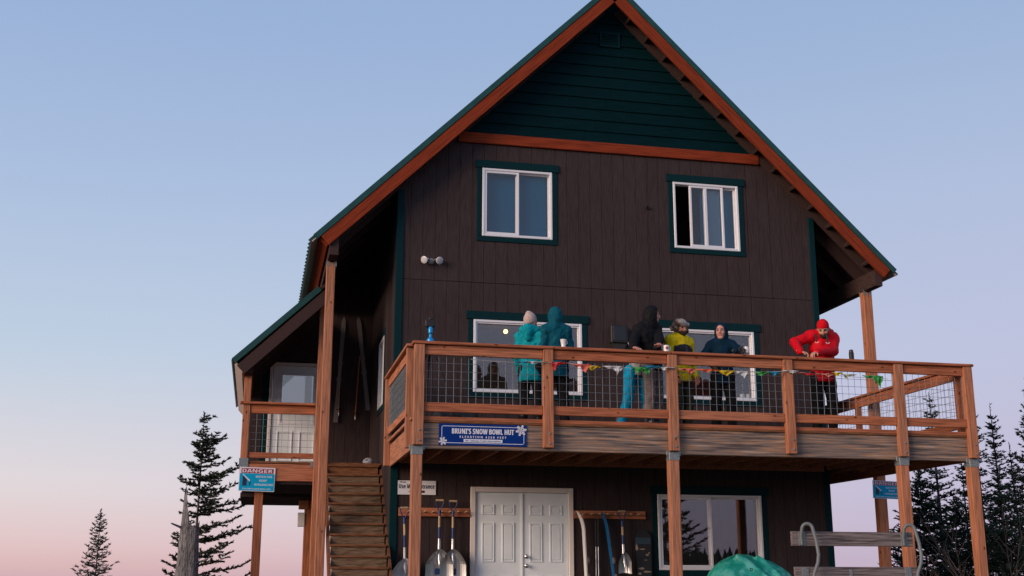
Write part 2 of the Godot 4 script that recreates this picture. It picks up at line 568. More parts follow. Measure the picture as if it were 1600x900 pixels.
func board_pieces(xa: float, xb: float, y0: float, y1: float, holes: Array) -> Array:      # rectangles of one siding board left by the openings
	var xs := [xa, xb]
	for h in holes:
		for e in [h[0], h[2]]:
			if e > xa + 0.002 and e < xb - 0.002: xs.append(e)
	xs.sort()
	var out := []
	for i in xs.size() - 1:
		var a: float = xs[i]
		var b: float = xs[i + 1]
		if b - a < 0.004: continue
		var m := (a + b) * 0.5
		var segs := [[y0, y1]]
		for h in holes:
			if m > h[0] and m < h[2]:
				var nx := []
				for s in segs:
					if h[3] <= s[0] or h[1] >= s[1]:
						nx.append(s)
						continue
					if h[1] > s[0]: nx.append([s[0], h[1]])
					if h[3] < s[1]: nx.append([h[3], s[1]])
				segs = nx.filter(func(q): return q[1] - q[0] > 0.01)
		for s in segs: out.append([a, b, s[0], s[1]])
	return out

func wall_x(parent: Node3D, called: String, x0: float, x1: float, levels: Array, holes: Array, z: float, top: Callable, thick := 0.14, pitch := 0.2032, prefix := "side") -> Node3D:
	# a wall facing +z: a backing sheet with openings and grooved boards before it; top(x) cuts the boards
	var b := MB.new()
	for p in board_pieces(x0, x1, levels[0], 20.0, holes):
		var y1a: float = minf(p[3], top.call(p[0]))
		var y1b: float = minf(p[3], top.call(p[1]))
		var peak := W * 0.5
		var pts := [Vector2(p[0], p[2]), Vector2(p[1], p[2]), Vector2(p[1], maxf(p[2] + 0.001, y1b))]
		if p[0] < peak and p[1] > peak and p[3] > top.call(peak): pts.append(Vector2(peak, top.call(peak)))
		pts.append(Vector2(p[0], maxf(p[2] + 0.001, y1a)))
		b.prism(pts, z - thick, z - 0.018)
	var w := part(parent, called, b.done(), M.groove)
	var n := int(ceil((x1 - x0) / pitch))
	for i in n:
		var a := x0 + i * pitch + 0.0025
		var e := minf(x0 + (i + 1) * pitch, x1) - 0.0025
		for l in levels.size() - 1:
			for p in board_pieces(a, e, levels[l] + 0.004, levels[l + 1] - 0.004, holes):
				var ya: float = minf(p[3], top.call(p[0]))
				var yb: float = minf(p[3], top.call(p[1]))
				if maxf(ya, yb) <= p[2] + 0.01: continue
				ya = maxf(ya, p[2] + 0.002)
				yb = maxf(yb, p[2] + 0.002)
				var zf: float = z + rng.randf_range(-0.0012, 0.0012)
				var m := M["%s%d" % [prefix, rng.randi() % 4]] as Material
				var q := MB.new()
				if absf(ya - yb) < 0.002:
					bx(w, "board", Vector3(p[0], p[2], z - 0.018), Vector3(p[1], ya, zf), m, 0.003)
				else:
					q.prism([Vector2(p[0], p[2]), Vector2(p[1], p[2]), Vector2(p[1], yb), Vector2(p[0], ya)], z - 0.018, zf)
					part(w, "board", q.done(), m)
	return w

func frame_bars(parent: Node3D, called: String, x0: float, x1: float, y0: float, y1: float, w: float, z0: float, z1: float, m: Material, bev := 0.006) -> void:
	bx(parent, called, Vector3(x0, y0, z0), Vector3(x0 + w, y1, z1), m, bev)
	bx(parent, called, Vector3(x1 - w, y0, z0), Vector3(x1, y1, z1), m, bev)
	bx(parent, called, Vector3(x0 + w, y0, z0), Vector3(x1 - w, y0 + w, z1 - 0.002), m, bev)
	bx(parent, called, Vector3(x0 + w, y1 - w, z0), Vector3(x1 - w, y1, z1 - 0.002), m, bev)

func pane(parent: Node3D, x0: float, x1: float, y0: float, y1: float, z: float, sheets := 2) -> void:        # glazing of one or two sheets
	for k in sheets:
		bx(parent, "pane", Vector3(x0, y0, z - 0.016 * k - 0.004), Vector3(x1, y1, z - 0.016 * k), M.glass, 0.0)

func window(parent: Node3D, x0: float, x1: float, y0: float, y1: float, kind: String, added_sky_sheet := false, trim := true) -> Node3D:
	var w := Node3D.new()
	w.name = "window"
	parent.add_child(w, true)
	frame_bars(w, "frame", x0, x1, y0, y1, 0.042, -0.10, 0.022, M.vinyl)
	var a := x0 + 0.042
	var b := x1 - 0.042
	var c := y0 + 0.042
	var d := y1 - 0.042
	var mid := (x0 + x1) * 0.5
	var sheets := 1 if added_sky_sheet else 2
	if kind == "fixed":
		frame_bars(w, "sash", a, b, c, d, 0.022, -0.07, 0.004, M.vinyl, 0.003)
		pane(w, a + 0.022, b - 0.022, c + 0.022, d - 0.022, -0.03, 2)
	elif kind == "slider":
		frame_bars(w, "sash", a, mid + 0.028, c, d, 0.038, -0.035, 0.010, M.vinyl, 0.004)
		frame_bars(w, "sash", mid - 0.02, b, c, d, 0.020, -0.085, -0.040, M.vinyl, 0.004)
		pane(w, a + 0.038, mid - 0.010, c + 0.038, d - 0.038, -0.006, sheets)
		pane(w, mid, b - 0.02, c + 0.02, d - 0.02, -0.055, sheets)
	elif kind == "open":
		var s := a + 0.26
		frame_bars(w, "sash", s, s + 0.62, c, d, 0.038, -0.035, 0.010, M.vinyl, 0.004)
		pane(w, s + 0.038, s + 0.62 - 0.038, c + 0.038, d - 0.038, -0.006, sheets)
		frame_bars(w, "sash", mid - 0.02, b, c, d, 0.024, -0.085, -0.040, M.vinyl, 0.004)
		pane(w, mid, b - 0.024, c + 0.024, d - 0.024, -0.055, sheets)
		bx(w, "mullion", Vector3(mid - 0.028, c, -0.05), Vector3(mid + 0.022, d, 0.006), M.vinyl, 0.004)
	if added_sky_sheet:
		bx(w, "added_sky_sheet", Vector3(mid - 0.06 if kind == "open" else a, c, -0.135), Vector3(b, d, -0.125), M.added_sky_sheet, 0.0)  # blue sheet added behind the glass to paint in reflected sky colour
	if trim:
		var t := 0.09
		bx(w, "casing", Vector3(x0 - t, y0, -0.02), Vector3(x0, y1, 0.016), M.trim)
		bx(w, "casing", Vector3(x1, y0, -0.02), Vector3(x1 + t, y1, 0.016), M.trim)
		bx(w, "casing", Vector3(x0 - t, y0 - t, -0.02), Vector3(x1 + t, y0, 0.018), M.trim)
		bx(w, "head_casing", Vector3(x0 - t - 0.03, y1, -0.02), Vector3(x1 + t + 0.03, y1 + 0.135, 0.030), M.trim)
	return w

func panel_door(parent: Node3D, x0: float, x1: float, y0: float, y1: float, z: float, glazed := false) -> Node3D:
	var w := x1 - x0
	var d := Node3D.new()
	d.name = "door"
	parent.add_child(d, true)
	if glazed:
		frame_bars(d, "slab", x0, x1, y0 + 0.95, y1, 0.16, z - 0.045, z, M.door)
		bx(d, "slab", Vector3(x0, y0, z - 0.045), Vector3(x1, y0 + 0.95, z), M.door)
		frame_bars(d, "glazing_bead", x0 + 0.13, x1 - 0.13, y0 + 0.92, y1 - 0.13, 0.04, z - 0.002, z + 0.012, M.vinyl)
		bx(d, "pane", Vector3(x0 + 0.16, y0 + 1.0, z - 0.024), Vector3(x1 - 0.16, y1 - 0.16, z - 0.02), M.glass, 0.0)
		bx(d, "pane", Vector3(x0 + 0.16, y0 + 1.0, z - 0.040), Vector3(x1 - 0.16, y1 - 0.16, z - 0.036), M.glass, 0.0)
		for k in 2:
			var xa := x0 + 0.11 + k * (w * 0.5 - 0.05)
			frame_bars(d, "door_panel", xa, xa + w * 0.5 - 0.17, y0 + 0.25, y0 + 0.80, 0.022, z, z + 0.014, M.door, 0.010)
	else:
		bx(d, "slab", Vector3(x0, y0, z - 0.045), Vector3(x1, y1, z), M.door, 0.004)
		for k in 2:
			var xa := x0 + 0.10 + k * (w * 0.5 - 0.04)
			var xb := xa + w * 0.5 - 0.16
			for r in [[0.20, 0.78], [0.98, 1.58], [1.70, 1.86]]:
				frame_bars(d, "door_panel", xa, xb, y0 + r[0], y0 + r[1], 0.022, z, z + 0.014, M.door, 0.010)
				bx(d, "door_panel", Vector3(xa + 0.036, y0 + r[0] + 0.036, z), Vector3(xb - 0.036, y0 + r[1] - 0.036, z + 0.012), M.door, 0.011)
	return d

func sloped(parent: Node3D, called: String, p: Vector3, q: Vector3, up: float, down: float, z0: float, z1: float, m: Material, bev := 0.005) -> MeshInstance3D:
	# a piece along p-q in the x-y plane, 'up' above the line and 'down' below it, from z0 to z1; its own x axis runs along the slope
	var d := q - p
	d.z = 0.0
	var L := d.length()
	var ex := d / L
	var ey := Vector3(-ex.y, ex.x, 0)
	if ey.y < 0.0: ey = -ey
	var ez := ex.cross(ey)
	var b := MB.new()
	var flip := ez.z < 0.0
	var la := -z1 if flip else z0
	var lb := -z0 if flip else z1
	b.box(Vector3(0, -down, la), Vector3(L, up, lb), bev)
	return part(parent, called, b.done(), m, Transform3D(Basis(ex, ey, ez), Vector3(p.x, p.y, 0) - origin_of(parent)))

func build_hut() -> void:
	var hut := thing("mountain_hut", "dark brown three storey mountain hut with steep green metal gable roof", "hut")
	var back := -9.0
	# openings of the front wall: x0, y0, x1, y1
	var holes := [[1.387, 6.25, 2.586, 7.438], [4.737, 6.25, 5.936, 7.438], [1.26, 3.649, 3.072, 4.838], [4.29, 3.649, 6.102, 4.838], [4.294, 0.894, 6.091, 2.087], [1.237, 0.0, 2.890, 2.155]]
	var fw := wall_x(hut, "front_wall", 0.0, W, [0.0, 2.62, 5.452, 7.86], holes, 0.0, func(x): return minf(7.86, roof_under(x)))
	# gable: backing and horizontal lap boards
	var gb := MB.new()
	var ph := W * 0.5
	var hw := (roof_under(ph) - 7.86) / SL
	gb.prism([Vector2(ph - hw, 7.86), Vector2(ph + hw, 7.86), Vector2(ph, roof_under(ph))], -0.14, -0.020)
	var gable := part(hut, "gable_wall", gb.done(), M.trim)
	var y := 8.05
	var course := 0.205
	while y < 10.7:
		var yt := minf(y + course + 0.02, roof_under(ph) - 0.03)
		var h0 := (roof_under(ph) - y) / SL
		var h1 := maxf(0.02, (roof_under(ph) - yt) / SL)
		# each course is made of two lengths of board, butted
		var cut := ph + rng.randf_range(-0.5, 0.5) * h1
		for side in 2:
			var l0 := ph - h0 if side == 0 else cut + 0.002
			var l1 := cut - 0.002 if side == 0 else ph + h0
			var u0 := ph - h1 if side == 0 else cut + 0.002
			var u1 := cut - 0.002 if side == 0 else ph + h1
			var q := MB.new()
			var mid := Vector3(ph, (y + yt) * 0.5, -0.01)
			var zb := 0.012
			var zt := -0.012
			var A := [Vector3(l0, y, zb), Vector3(l1, y, zb), Vector3(u1, yt, zt), Vector3(u0, yt, zt)]
			var B := [Vector3(l0, y, -0.004), Vector3(l1, y, -0.004), Vector3(u1, yt, -0.019), Vector3(u0, yt, -0.019)]
			q.facing(A, mid)
			for k in 4: q.facing([A[k], A[(k + 1) % 4], B[(k + 1) % 4], B[k]], (A[0] + A[2] + B[0] + B[2]) / 4.0)
			part(gable, "board", q.done(), M["gable%d" % (rng.randi() % 4)])
		y += course
	# louvred gable vent
	var vent := Node3D.new()
	vent.name = "gable_vent"
	hut.add_child(vent, true)
	frame_bars(vent, "frame", 3.47, 3.84, 9.85, 10.14, 0.03, -0.01, 0.03, M.trim)
	for k in 6: bx(vent, "slat", Vector3(3.50, 9.885 + k * 0.04, -0.005), Vector3(3.81, 9.905 + k * 0.04, 0.022), M.trim, 0.002)
	# orange band under the gable, butted against the soffit
	bx(hut, "gable_band", Vector3(0.97, 7.862, -0.01), Vector3(W - 0.97, 8.045, 0.045), M.barge_w)
	# corner boards
	bx(hut, "corner_board", Vector3(-0.022, 0.0, -0.06), Vector3(0.095, 6.95, 0.024), M.trim)
	bx(hut, "corner_board", Vector3(W - 0.085, 0.0, -0.06), Vector3(W + 0.022, 6.95, 0.024), M.trim)
	# side and rear walls
	# left side wall x = 0, grooved boards along z; opening for the side window
	var wz0 := -2.28
	var wz1 := -1.42
	var hole := [wz0, 3.62, wz1, 4.80]
	var bk := MB.new()
	for p in board_pieces(back, -0.062, 0.0, 7.0, [hole]): bk.box(Vector3(0.0, p[2], p[0]), Vector3(0.12, p[3], p[1]))
	var lw := part(hut, "left_wall", bk.done(), M.groove)
	for i in 20:
		var z1 := -0.062 - i * 0.2032
		var z0 := z1 - 0.2032 + 0.008
		for lv in [[0.0, 2.58], [2.588, 6.9]]:
			for p in board_pieces(z0, z1, lv[0], lv[1], [hole]):
				bx(lw, "board", Vector3(-0.018, p[2], p[0]), Vector3(0.0, p[3], p[1]), M["side%d" % (rng.randi() % 4)], 0.003)
	bx(hut, "right_wall", Vector3(W - 0.12, 0.0, back), Vector3(W, 7.0, -0.062), M.brown, 0.0)
	bx(hut, "rear_wall", Vector3(0.12, 0.0, back), Vector3(W - 0.12, 6.9, back + 0.12), M.brown, 0.0)
	# side window on the left wall
	var sw := Node3D.new()
	sw.name = "window"
	hut.add_child(sw, true)
	for e in [[wz0, wz0 + 0.05, 3.62, 4.80], [wz1 - 0.05, wz1, 3.62, 4.80], [wz0 + 0.05, wz1 - 0.05, 3.62, 3.67], [wz0 + 0.05, wz1 - 0.05, 4.75, 4.80]]:
		bx(sw, "frame", Vector3(-0.035, e[2], e[0]), Vector3(0.06, e[3], e[1]), M.vinyl, 0.004)
	bx(sw, "mullion", Vector3(-0.01, 3.67, -1.88), Vector3(0.05, 4.75, -1.82), M.vinyl, 0.004)
	bx(sw, "pane", Vector3(0.012, 3.67, wz0 + 0.05), Vector3(0.016, 4.75, wz1 - 0.05), M.glass, 0.0)
	bx(sw, "pane", Vector3(0.028, 3.67, wz0 + 0.05), Vector3(0.032, 4.75, wz1 - 0.05), M.glass, 0.0)
	for e in [[wz0 - 0.09, wz0, 3.62, 4.80], [wz1, wz1 + 0.09, 3.62, 4.80], [wz0 - 0.09, wz1 + 0.09, 3.52, 3.62], [wz0 - 0.11, wz1 + 0.11, 4.80, 4.91]]:
		bx(sw, "casing", Vector3(-0.032, e[2], e[0]), Vector3(-0.010, e[3], e[1]), M.trim, 0.004)
	# storey floors, ceilings and a partition close the rooms
	bx(hut, "floor", Vector3(0.12, 2.55, back + 0.12), Vector3(W - 0.12, 2.78, -0.145), M.inside, 0.0)
	bx(hut, "floor", Vector3(0.12, 5.30, back + 0.12), Vector3(W - 0.12, 5.52, -0.145), M.inside, 0.0)
	bx(hut, "floor", Vector3(0.12, -0.1, back + 0.12), Vector3(W - 0.12, -0.02, -0.145), M.inside, 0.0)
	for f in [[0.0, 2.54, 0.13], [2.79, 5.29, 0.13], [5.53, 7.0, 0.13], [7.0, 7.9, 1.05]]:
		bx(hut, "partition", Vector3(f[2], f[0], -4.6), Vector3(W - f[2], f[1], -4.5), M.inside, 0.0)
	bx(hut, "partition", Vector3(3.62, 5.53, -4.49), Vector3(3.70, 7.9, -0.15), M.inside, 0.0)
	bx(hut, "partition", Vector3(3.62, 0.0, -4.49), Vector3(3.70, 2.54, -0.15), M.inside, 0.0)
	bx(hut, "attic_floor", Vector3(1.05, 7.9, back + 0.12), Vector3(W - 1.05, 8.0, -0.145), M.inside, 0.0)
	# windows
	lab(window(hut, 1.387, 2.586, 6.25, 7.438, "slider", true), "white sliding window with dark teal casing, closed")
	lab(window(hut, 4.737, 5.936, 6.25, 7.438, "open", true), "white sliding window with dark teal casing, slid partly open")
	lab(window(hut, 1.26, 3.072, 3.649, 4.838, "fixed"), "wide white picture window with a lit lamp behind the glass")
	lab(window(hut, 4.29, 6.102, 3.649, 4.838, "fixed"), "wide white picture window beside the black box")
	lab(window(hut, 4.294, 6.091, 0.894, 2.087, "slider"), "wide white sliding window under the deck")
	# curtains seen through the upper windows
	bx(hut, "curtain", Vector3(2.40, 6.27, -0.24), Vector3(2.54, 7.42, -0.20), M.curtain, 0.01)
	bx(hut, "curtain", Vector3(5.80, 6.27, -0.24), Vector3(5.92, 7.42, -0.20), M.curtain, 0.01)
	# double entrance door
	var ent := Node3D.new()
	ent.name = "entrance"
	hut.add_child(ent, true)
	bx(ent, "door_frame", Vector3(1.237, 0.0, -0.10), Vector3(1.315, 2.155, 0.035), M.door_trim)
	bx(ent, "door_frame", Vector3(2.812, 0.0, -0.10), Vector3(2.890, 2.155, 0.035), M.door_trim)
	bx(ent, "door_frame", Vector3(1.315, 2.077, -0.10), Vector3(2.812, 2.155, 0.033), M.door_trim)
	panel_door(hut, 1.320, 2.038, 0.03, 2.072, 0.0)
	var rd := panel_door(hut, 2.082, 2.808, 0.03, 2.072, 0.0)
	bx(rd, "astragal", Vector3(2.040, 0.03, -0.03), Vector3(2.080, 2.072, 0.018), M.door, 0.006)
	for e in [[0.955, 0.055], [1.095, 0.0]]:
		var kb := MB.new()
		kb.lathe([Vector2(0.0, 0.0), Vector2(0.032, 0.0), Vector2(0.032, 0.008), Vector2(0.014, 0.012), Vector2(0.012, 0.035), Vector2(0.028, 0.045), Vector2(0.030, 0.058), Vector2(0.018, 0.068), Vector2(0.0, 0.070)], 18, Vector3.ZERO, Basis(Vector3.RIGHT, PI / 2))
		part(rd, "door_knob" if e[1] > 0 else "deadbolt", kb.done(), M.chrome, Transform3D(Basis.IDENTITY, Vector3(2.125, e[0], 0.001)))
	bx(ent, "threshold", Vector3(1.237, -0.03, -0.1), Vector3(2.89, 0.028, 0.05), M.steel)
	# main roof, two slopes
	var roof := Node3D.new()
	roof.name = "roof"
	hut.add_child(roof, true)
	for s in [-1.0, 1.0]:
		var e := 1.114
		var pk := Vector3(W * 0.5, RB, 0)
		var lo := Vector3(W * 0.5 + s * (W * 0.5 + e), RB - SL * (W * 0.5 + e), 0)
		var ex := (lo - pk).normalized()
		var bn := sloped(roof, "barge_board", pk + ex * 0.004, lo, 0.19, 0.0, FZ - 0.045, FZ, M.barge)
		# sheathing and standing-seam metal
		sloped(roof, "sheathing", pk + ex * 0.002 , lo + ex * 0.02, 0.205, -0.165, back - 0.3, FZ - 0.047, M.soffit, 0.0)
		sloped(roof, "rake_trim", pk + ex * 0.02, lo + ex * 0.075, 0.285, -0.192, FZ - 0.03, FZ + 0.012, M.metal_roof, 0.004)
		var met := sloped(roof, "metal_sheet", pk + ex * 0.02, lo + ex * 0.155, 0.262, -0.240, back - 0.32, FZ - 0.031, M.metal_roof, 0.0)
		sloped(roof, "metal_sheet_back", lo - ex * 0.05, lo + ex * 0.150, 0.239, -0.232, back - 0.32, FZ - 0.035, M.metal_back, 0.0)
		var ribs := 0
		var zz := FZ - 0.12
		while zz > -6.5:
			sloped(roof, "rib", pk + ex * 0.04, lo + ex * 0.165, 0.295, -0.262, zz - 0.02, zz + 0.02, M.metal_roof, 0.006)
			zz -= 0.23
		sloped(roof, "edge_flashing", lo + ex * 0.02, lo + ex * 0.152, 0.231, -0.214, FZ - 0.06, FZ - 0.034, M.pale_edge, 0.002)
		# fascia along the eave
		sloped(roof, "eave_fascia", lo - ex * 0.01, lo + ex * 0.03, 0.200, -0.015, back - 0.28, FZ - 0.05, M.barge, 0.003)
		# rafters under the side overhang and lookouts under the gable overhang
		var rz := -0.35
		while rz > back:
			sloped(roof, "rafter", Vector3(W * 0.5 + s * (W * 0.5 - 0.05), roof_under(0.05) - 0.235, 0), lo - ex * 0.02, 0.163, 0.03, rz - 0.02, rz + 0.02, M.beam, 0.0)
			rz -= 0.61
		var t := 0.35
		var L := (lo - pk).length()
		while t < L - 0.2:
			var c := pk + ex * t
			sloped(roof, "lookout", c, c + ex * 0.042, 0.163, -0.03, 0.03, FZ - 0.047, M.beam, 0.003)
			t += 0.46
		sloped(roof, "wall_rafter", pk + ex * 0.1, lo - ex * 0.02, 0.163, -0.005, -0.01, 0.028, M.beam, 0.0)
		# beam that carries the eave and its post
		var bxc := -1.035 if s < 0 else W + 1.035
		bx(hut, "eave_beam", Vector3(bxc - 0.075, 5.70, back), Vector3(bxc + 0.075, 5.985, 0.30), M.beam, 0.006)
		bx(hut, "eave_post", Vector3(bxc - 0.083, -0.1, -0.24), Vector3(bxc + 0.057 if s < 0 else bxc + 0.083, 5.69, -0.10), wood("y") if s > 0 else M.wy1, 0.01)
		for bz in [-0.10, -0.244]:
			bx(hut, "post_bracket", Vector3(bxc - 0.085, 5.62, bz), Vector3(bxc - 0.035, 5.72, bz + 0.004), M.steel, 0.0)
			bx(hut, "post_bracket", Vector3(bxc + 0.03, 5.62, bz), Vector3(bxc + 0.075, 5.72, bz + 0.004), M.steel, 0.0)
	sloped(roof, "ridge_cap", Vector3(W * 0.5, RB + 0.41, 0), Vector3(W * 0.5 + 0.25, RB + 0.41 - 0.25 * SL, 0), 0.01, 0.0, back - 0.3, FZ + 0.014, M.metal_roof, 0.003)
	sloped(roof, "ridge_cap", Vector3(W * 0.5 - 0.25, RB + 0.41 - 0.25 * SL, 0), Vector3(W * 0.5, RB + 0.41, 0), 0.01, 0.0, back - 0.3, FZ + 0.014, M.metal_roof, 0.003)
	# the lean-to over the landing on the left
	var lean := Node3D.new()
	lean.name = "lean_to"
	hut.add_child(lean, true)
	var lz := -1.0
	var lp := Vector3(-1.20, 5.50, 0)
	var ll := Vector3(-2.536, 4.221, 0)
	var lb := -6.6
	sloped(lean, "rake_trim", ll, lp, 0.0, 0.095, lz - 0.05, lz + 0.012, M.metal_roof, 0.004)
	sloped(lean, "metal_sheet", ll + Vector3(-0.01, -0.01, 0), lp, -0.004, 0.024, lb, lz - 0.052, M.metal_roof, 0.0)
	sloped(lean, "sheathing", ll + Vector3(0.05, 0.05, 0), lp + Vector3(0.10, 0.096, 0), -0.03, 0.075, lb, lz - 0.055, M.soffit, 0.0)
	sloped(lean, "barge_board", ll + Vector3(0.03, -0.045, 0), lp + Vector3(0.05, 0, 0), -0.085, 0.27, lz - 0.06, lz - 0.004, M.beam, 0.004)
	sloped(lean, "eave_fascia", ll + Vector3(0.010, -0.045, 0), ll + Vector3(0.045, -0.012, 0), -0.055, 0.24, lb, lz - 0.062, M.pale_edge, 0.003)
	for k in 7:
		sloped(lean, "rafter", ll + Vector3(0.1, 0, 0), lp, -0.09, 0.20, -1.5 - k * 0.6, -1.46 - k * 0.6, M.beam, 0.0)
	bx(lean, "shed_beam", Vector3(-2.33, 4.02, lb), Vector3(-2.19, 4.16, -1.12), M.beam)
	# lean-to room behind the landing: door wall facing the stairs
	var dz := -3.8
	var dw := wall_x(hut, "landing_wall", -2.30, -0.02, [2.30, 7.0], [[-1.90, 2.58, -0.86, 4.68]], dz, func(x): return minf(6.9, 5.50 + (x + 1.20) * 0.957 - 0.16) if x < -0.95 else 6.5, 0.12)
	lab(dw, "dark brown grooved wall behind the side landing")
	bx(hut, "room_side", Vector3(-2.30, 2.28, lb + 0.1), Vector3(-2.20, 4.05, dz - 0.121), M.brown, 0.0)
	bx(hut, "room_floor", Vector3(-2.32, 2.20, lb + 0.1), Vector3(-0.02, 2.279, dz - 0.125), M.soffit, 0.0)
	var rb := MB.new()
	for p in board_pieces(-2.19, -0.02, 2.28, 4.3, [[-2.0, 3.75, -0.4, 5.4]]): rb.box(Vector3(p[0], p[2], lb + 0.1), Vector3(p[1], p[3], lb + 0.2))  # rear opening added so sky brightens the landing door glass
	rb.prism([Vector2(-0.38, 4.3), Vector2(-0.02, 4.3), Vector2(-0.02, 6.3), Vector2(-0.38, 6.0)], lb + 0.1, lb + 0.2)
	part(hut, "room_back", rb.done(), M.brown)
	bx(hut, "added_rear_pane", Vector3(-2.0, 3.75, lb + 0.14), Vector3(-0.4, 5.2, lb + 0.144), M.sky_dimming, 0.0)  # added dark pane, dims the sky behind the landing door glass
	var dn := Node3D.new()
	dn.name = "landing_entrance"
	hut.add_child(dn, true)
	bx(dn, "door_frame", Vector3(-1.90, 2.58, dz - 0.1), Vector3(-1.84, 4.68, dz + 0.03), M.door_trim)
	bx(dn, "door_frame", Vector3(-0.92, 2.58, dz - 0.1), Vector3(-0.86, 4.68, dz + 0.03), M.door_trim)
	bx(dn, "door_frame", Vector3(-1.84, 4.62, dz - 0.1), Vector3(-0.92, 4.68, dz + 0.028), M.door_trim)
	var gd := panel_door(hut, -1.835, -0.925, 2.60, 4.615, dz, true)
	lab(gd, "white half glazed door on the side landing")
	bx(hut, "casing", Vector3(-2.02, 2.58, dz), Vector3(-1.90, 4.72, dz + 0.02), M.trim)
	# lit pendant bulb in the middle storey
	var lamp := Vector3(2.21, 5.082, -2.0)
	var lb2 := MB.new()
	lb2.lathe([Vector2(0.0, -0.042), Vector2(0.026, -0.034), Vector2(0.039, -0.015), Vector2(0.042, 0.0), Vector2(0.036, 0.022), Vector2(0.020, 0.038), Vector2(0.0, 0.042)], 20)
	var pl := thing("pendant_lamp", "small glowing round lamp hanging inside the deck window", "lamp", lamp)
	part(pl, "bulb", lb2.done(), M.bulb)
	tubes(pl, "cord", [[lamp + Vector3(0, 0.04, 0), Vector3(lamp.x, 5.30, lamp.z)]], 0.006, M.black)
	var ol := OmniLight3D.new()
	ol.name = "bulb_light"
	ol.light_color = Color(1.0, 0.72, 0.42)
	ol.light_energy = 0.12
	ol.light_size = 0.05
	ol.omni_range = 12.0
	ol.omni_attenuation = 2.0
	ol.shadow_enabled = true
	pl.add_child(ol)

# ---------------------------------------------------------------- deck, landing and stairs
func wire_panel(parent: Node3D, a: Vector3, b: Vector3, y0: float, y1: float) -> void:      # welded wire between two uprights
	var ps := []
	var d := b - a
	var L := d.length()
	var n := int(round(L / 0.1016))
	for i in range(0, n + 1):
		var p := a + d * (i / float(n))
		ps.append([Vector3(p.x, y0, p.z), Vector3(p.x, y1, p.z)])
	var m := int(round((y1 - y0) / 0.1016))
	var off := d.normalized().cross(Vector3.UP) * 0.004
	for j in range(1, m):
		var y := y0 + (y1 - y0) * j / float(m)
		ps.append([Vector3(a.x, y, a.z) + off, Vector3(b.x, y, b.z) + off])
	tubes(parent, "wire_mesh", ps, 0.0030, M.wire, 5)

func bolt(parent: Node3D, at: Vector3) -> void:
	var b := MB.new()
	b.lathe([Vector2(0.0, 0.0), Vector2(0.016, 0.0), Vector2(0.016, 0.004), Vector2(0.011, 0.005), Vector2(0.010, 0.012), Vector2(0.0, 0.013)], 8, Vector3.ZERO, Basis(Vector3.RIGHT, PI / 2))
	part(parent, "bolt", b.done(), M.steel, Transform3D(Basis.IDENTITY, at))

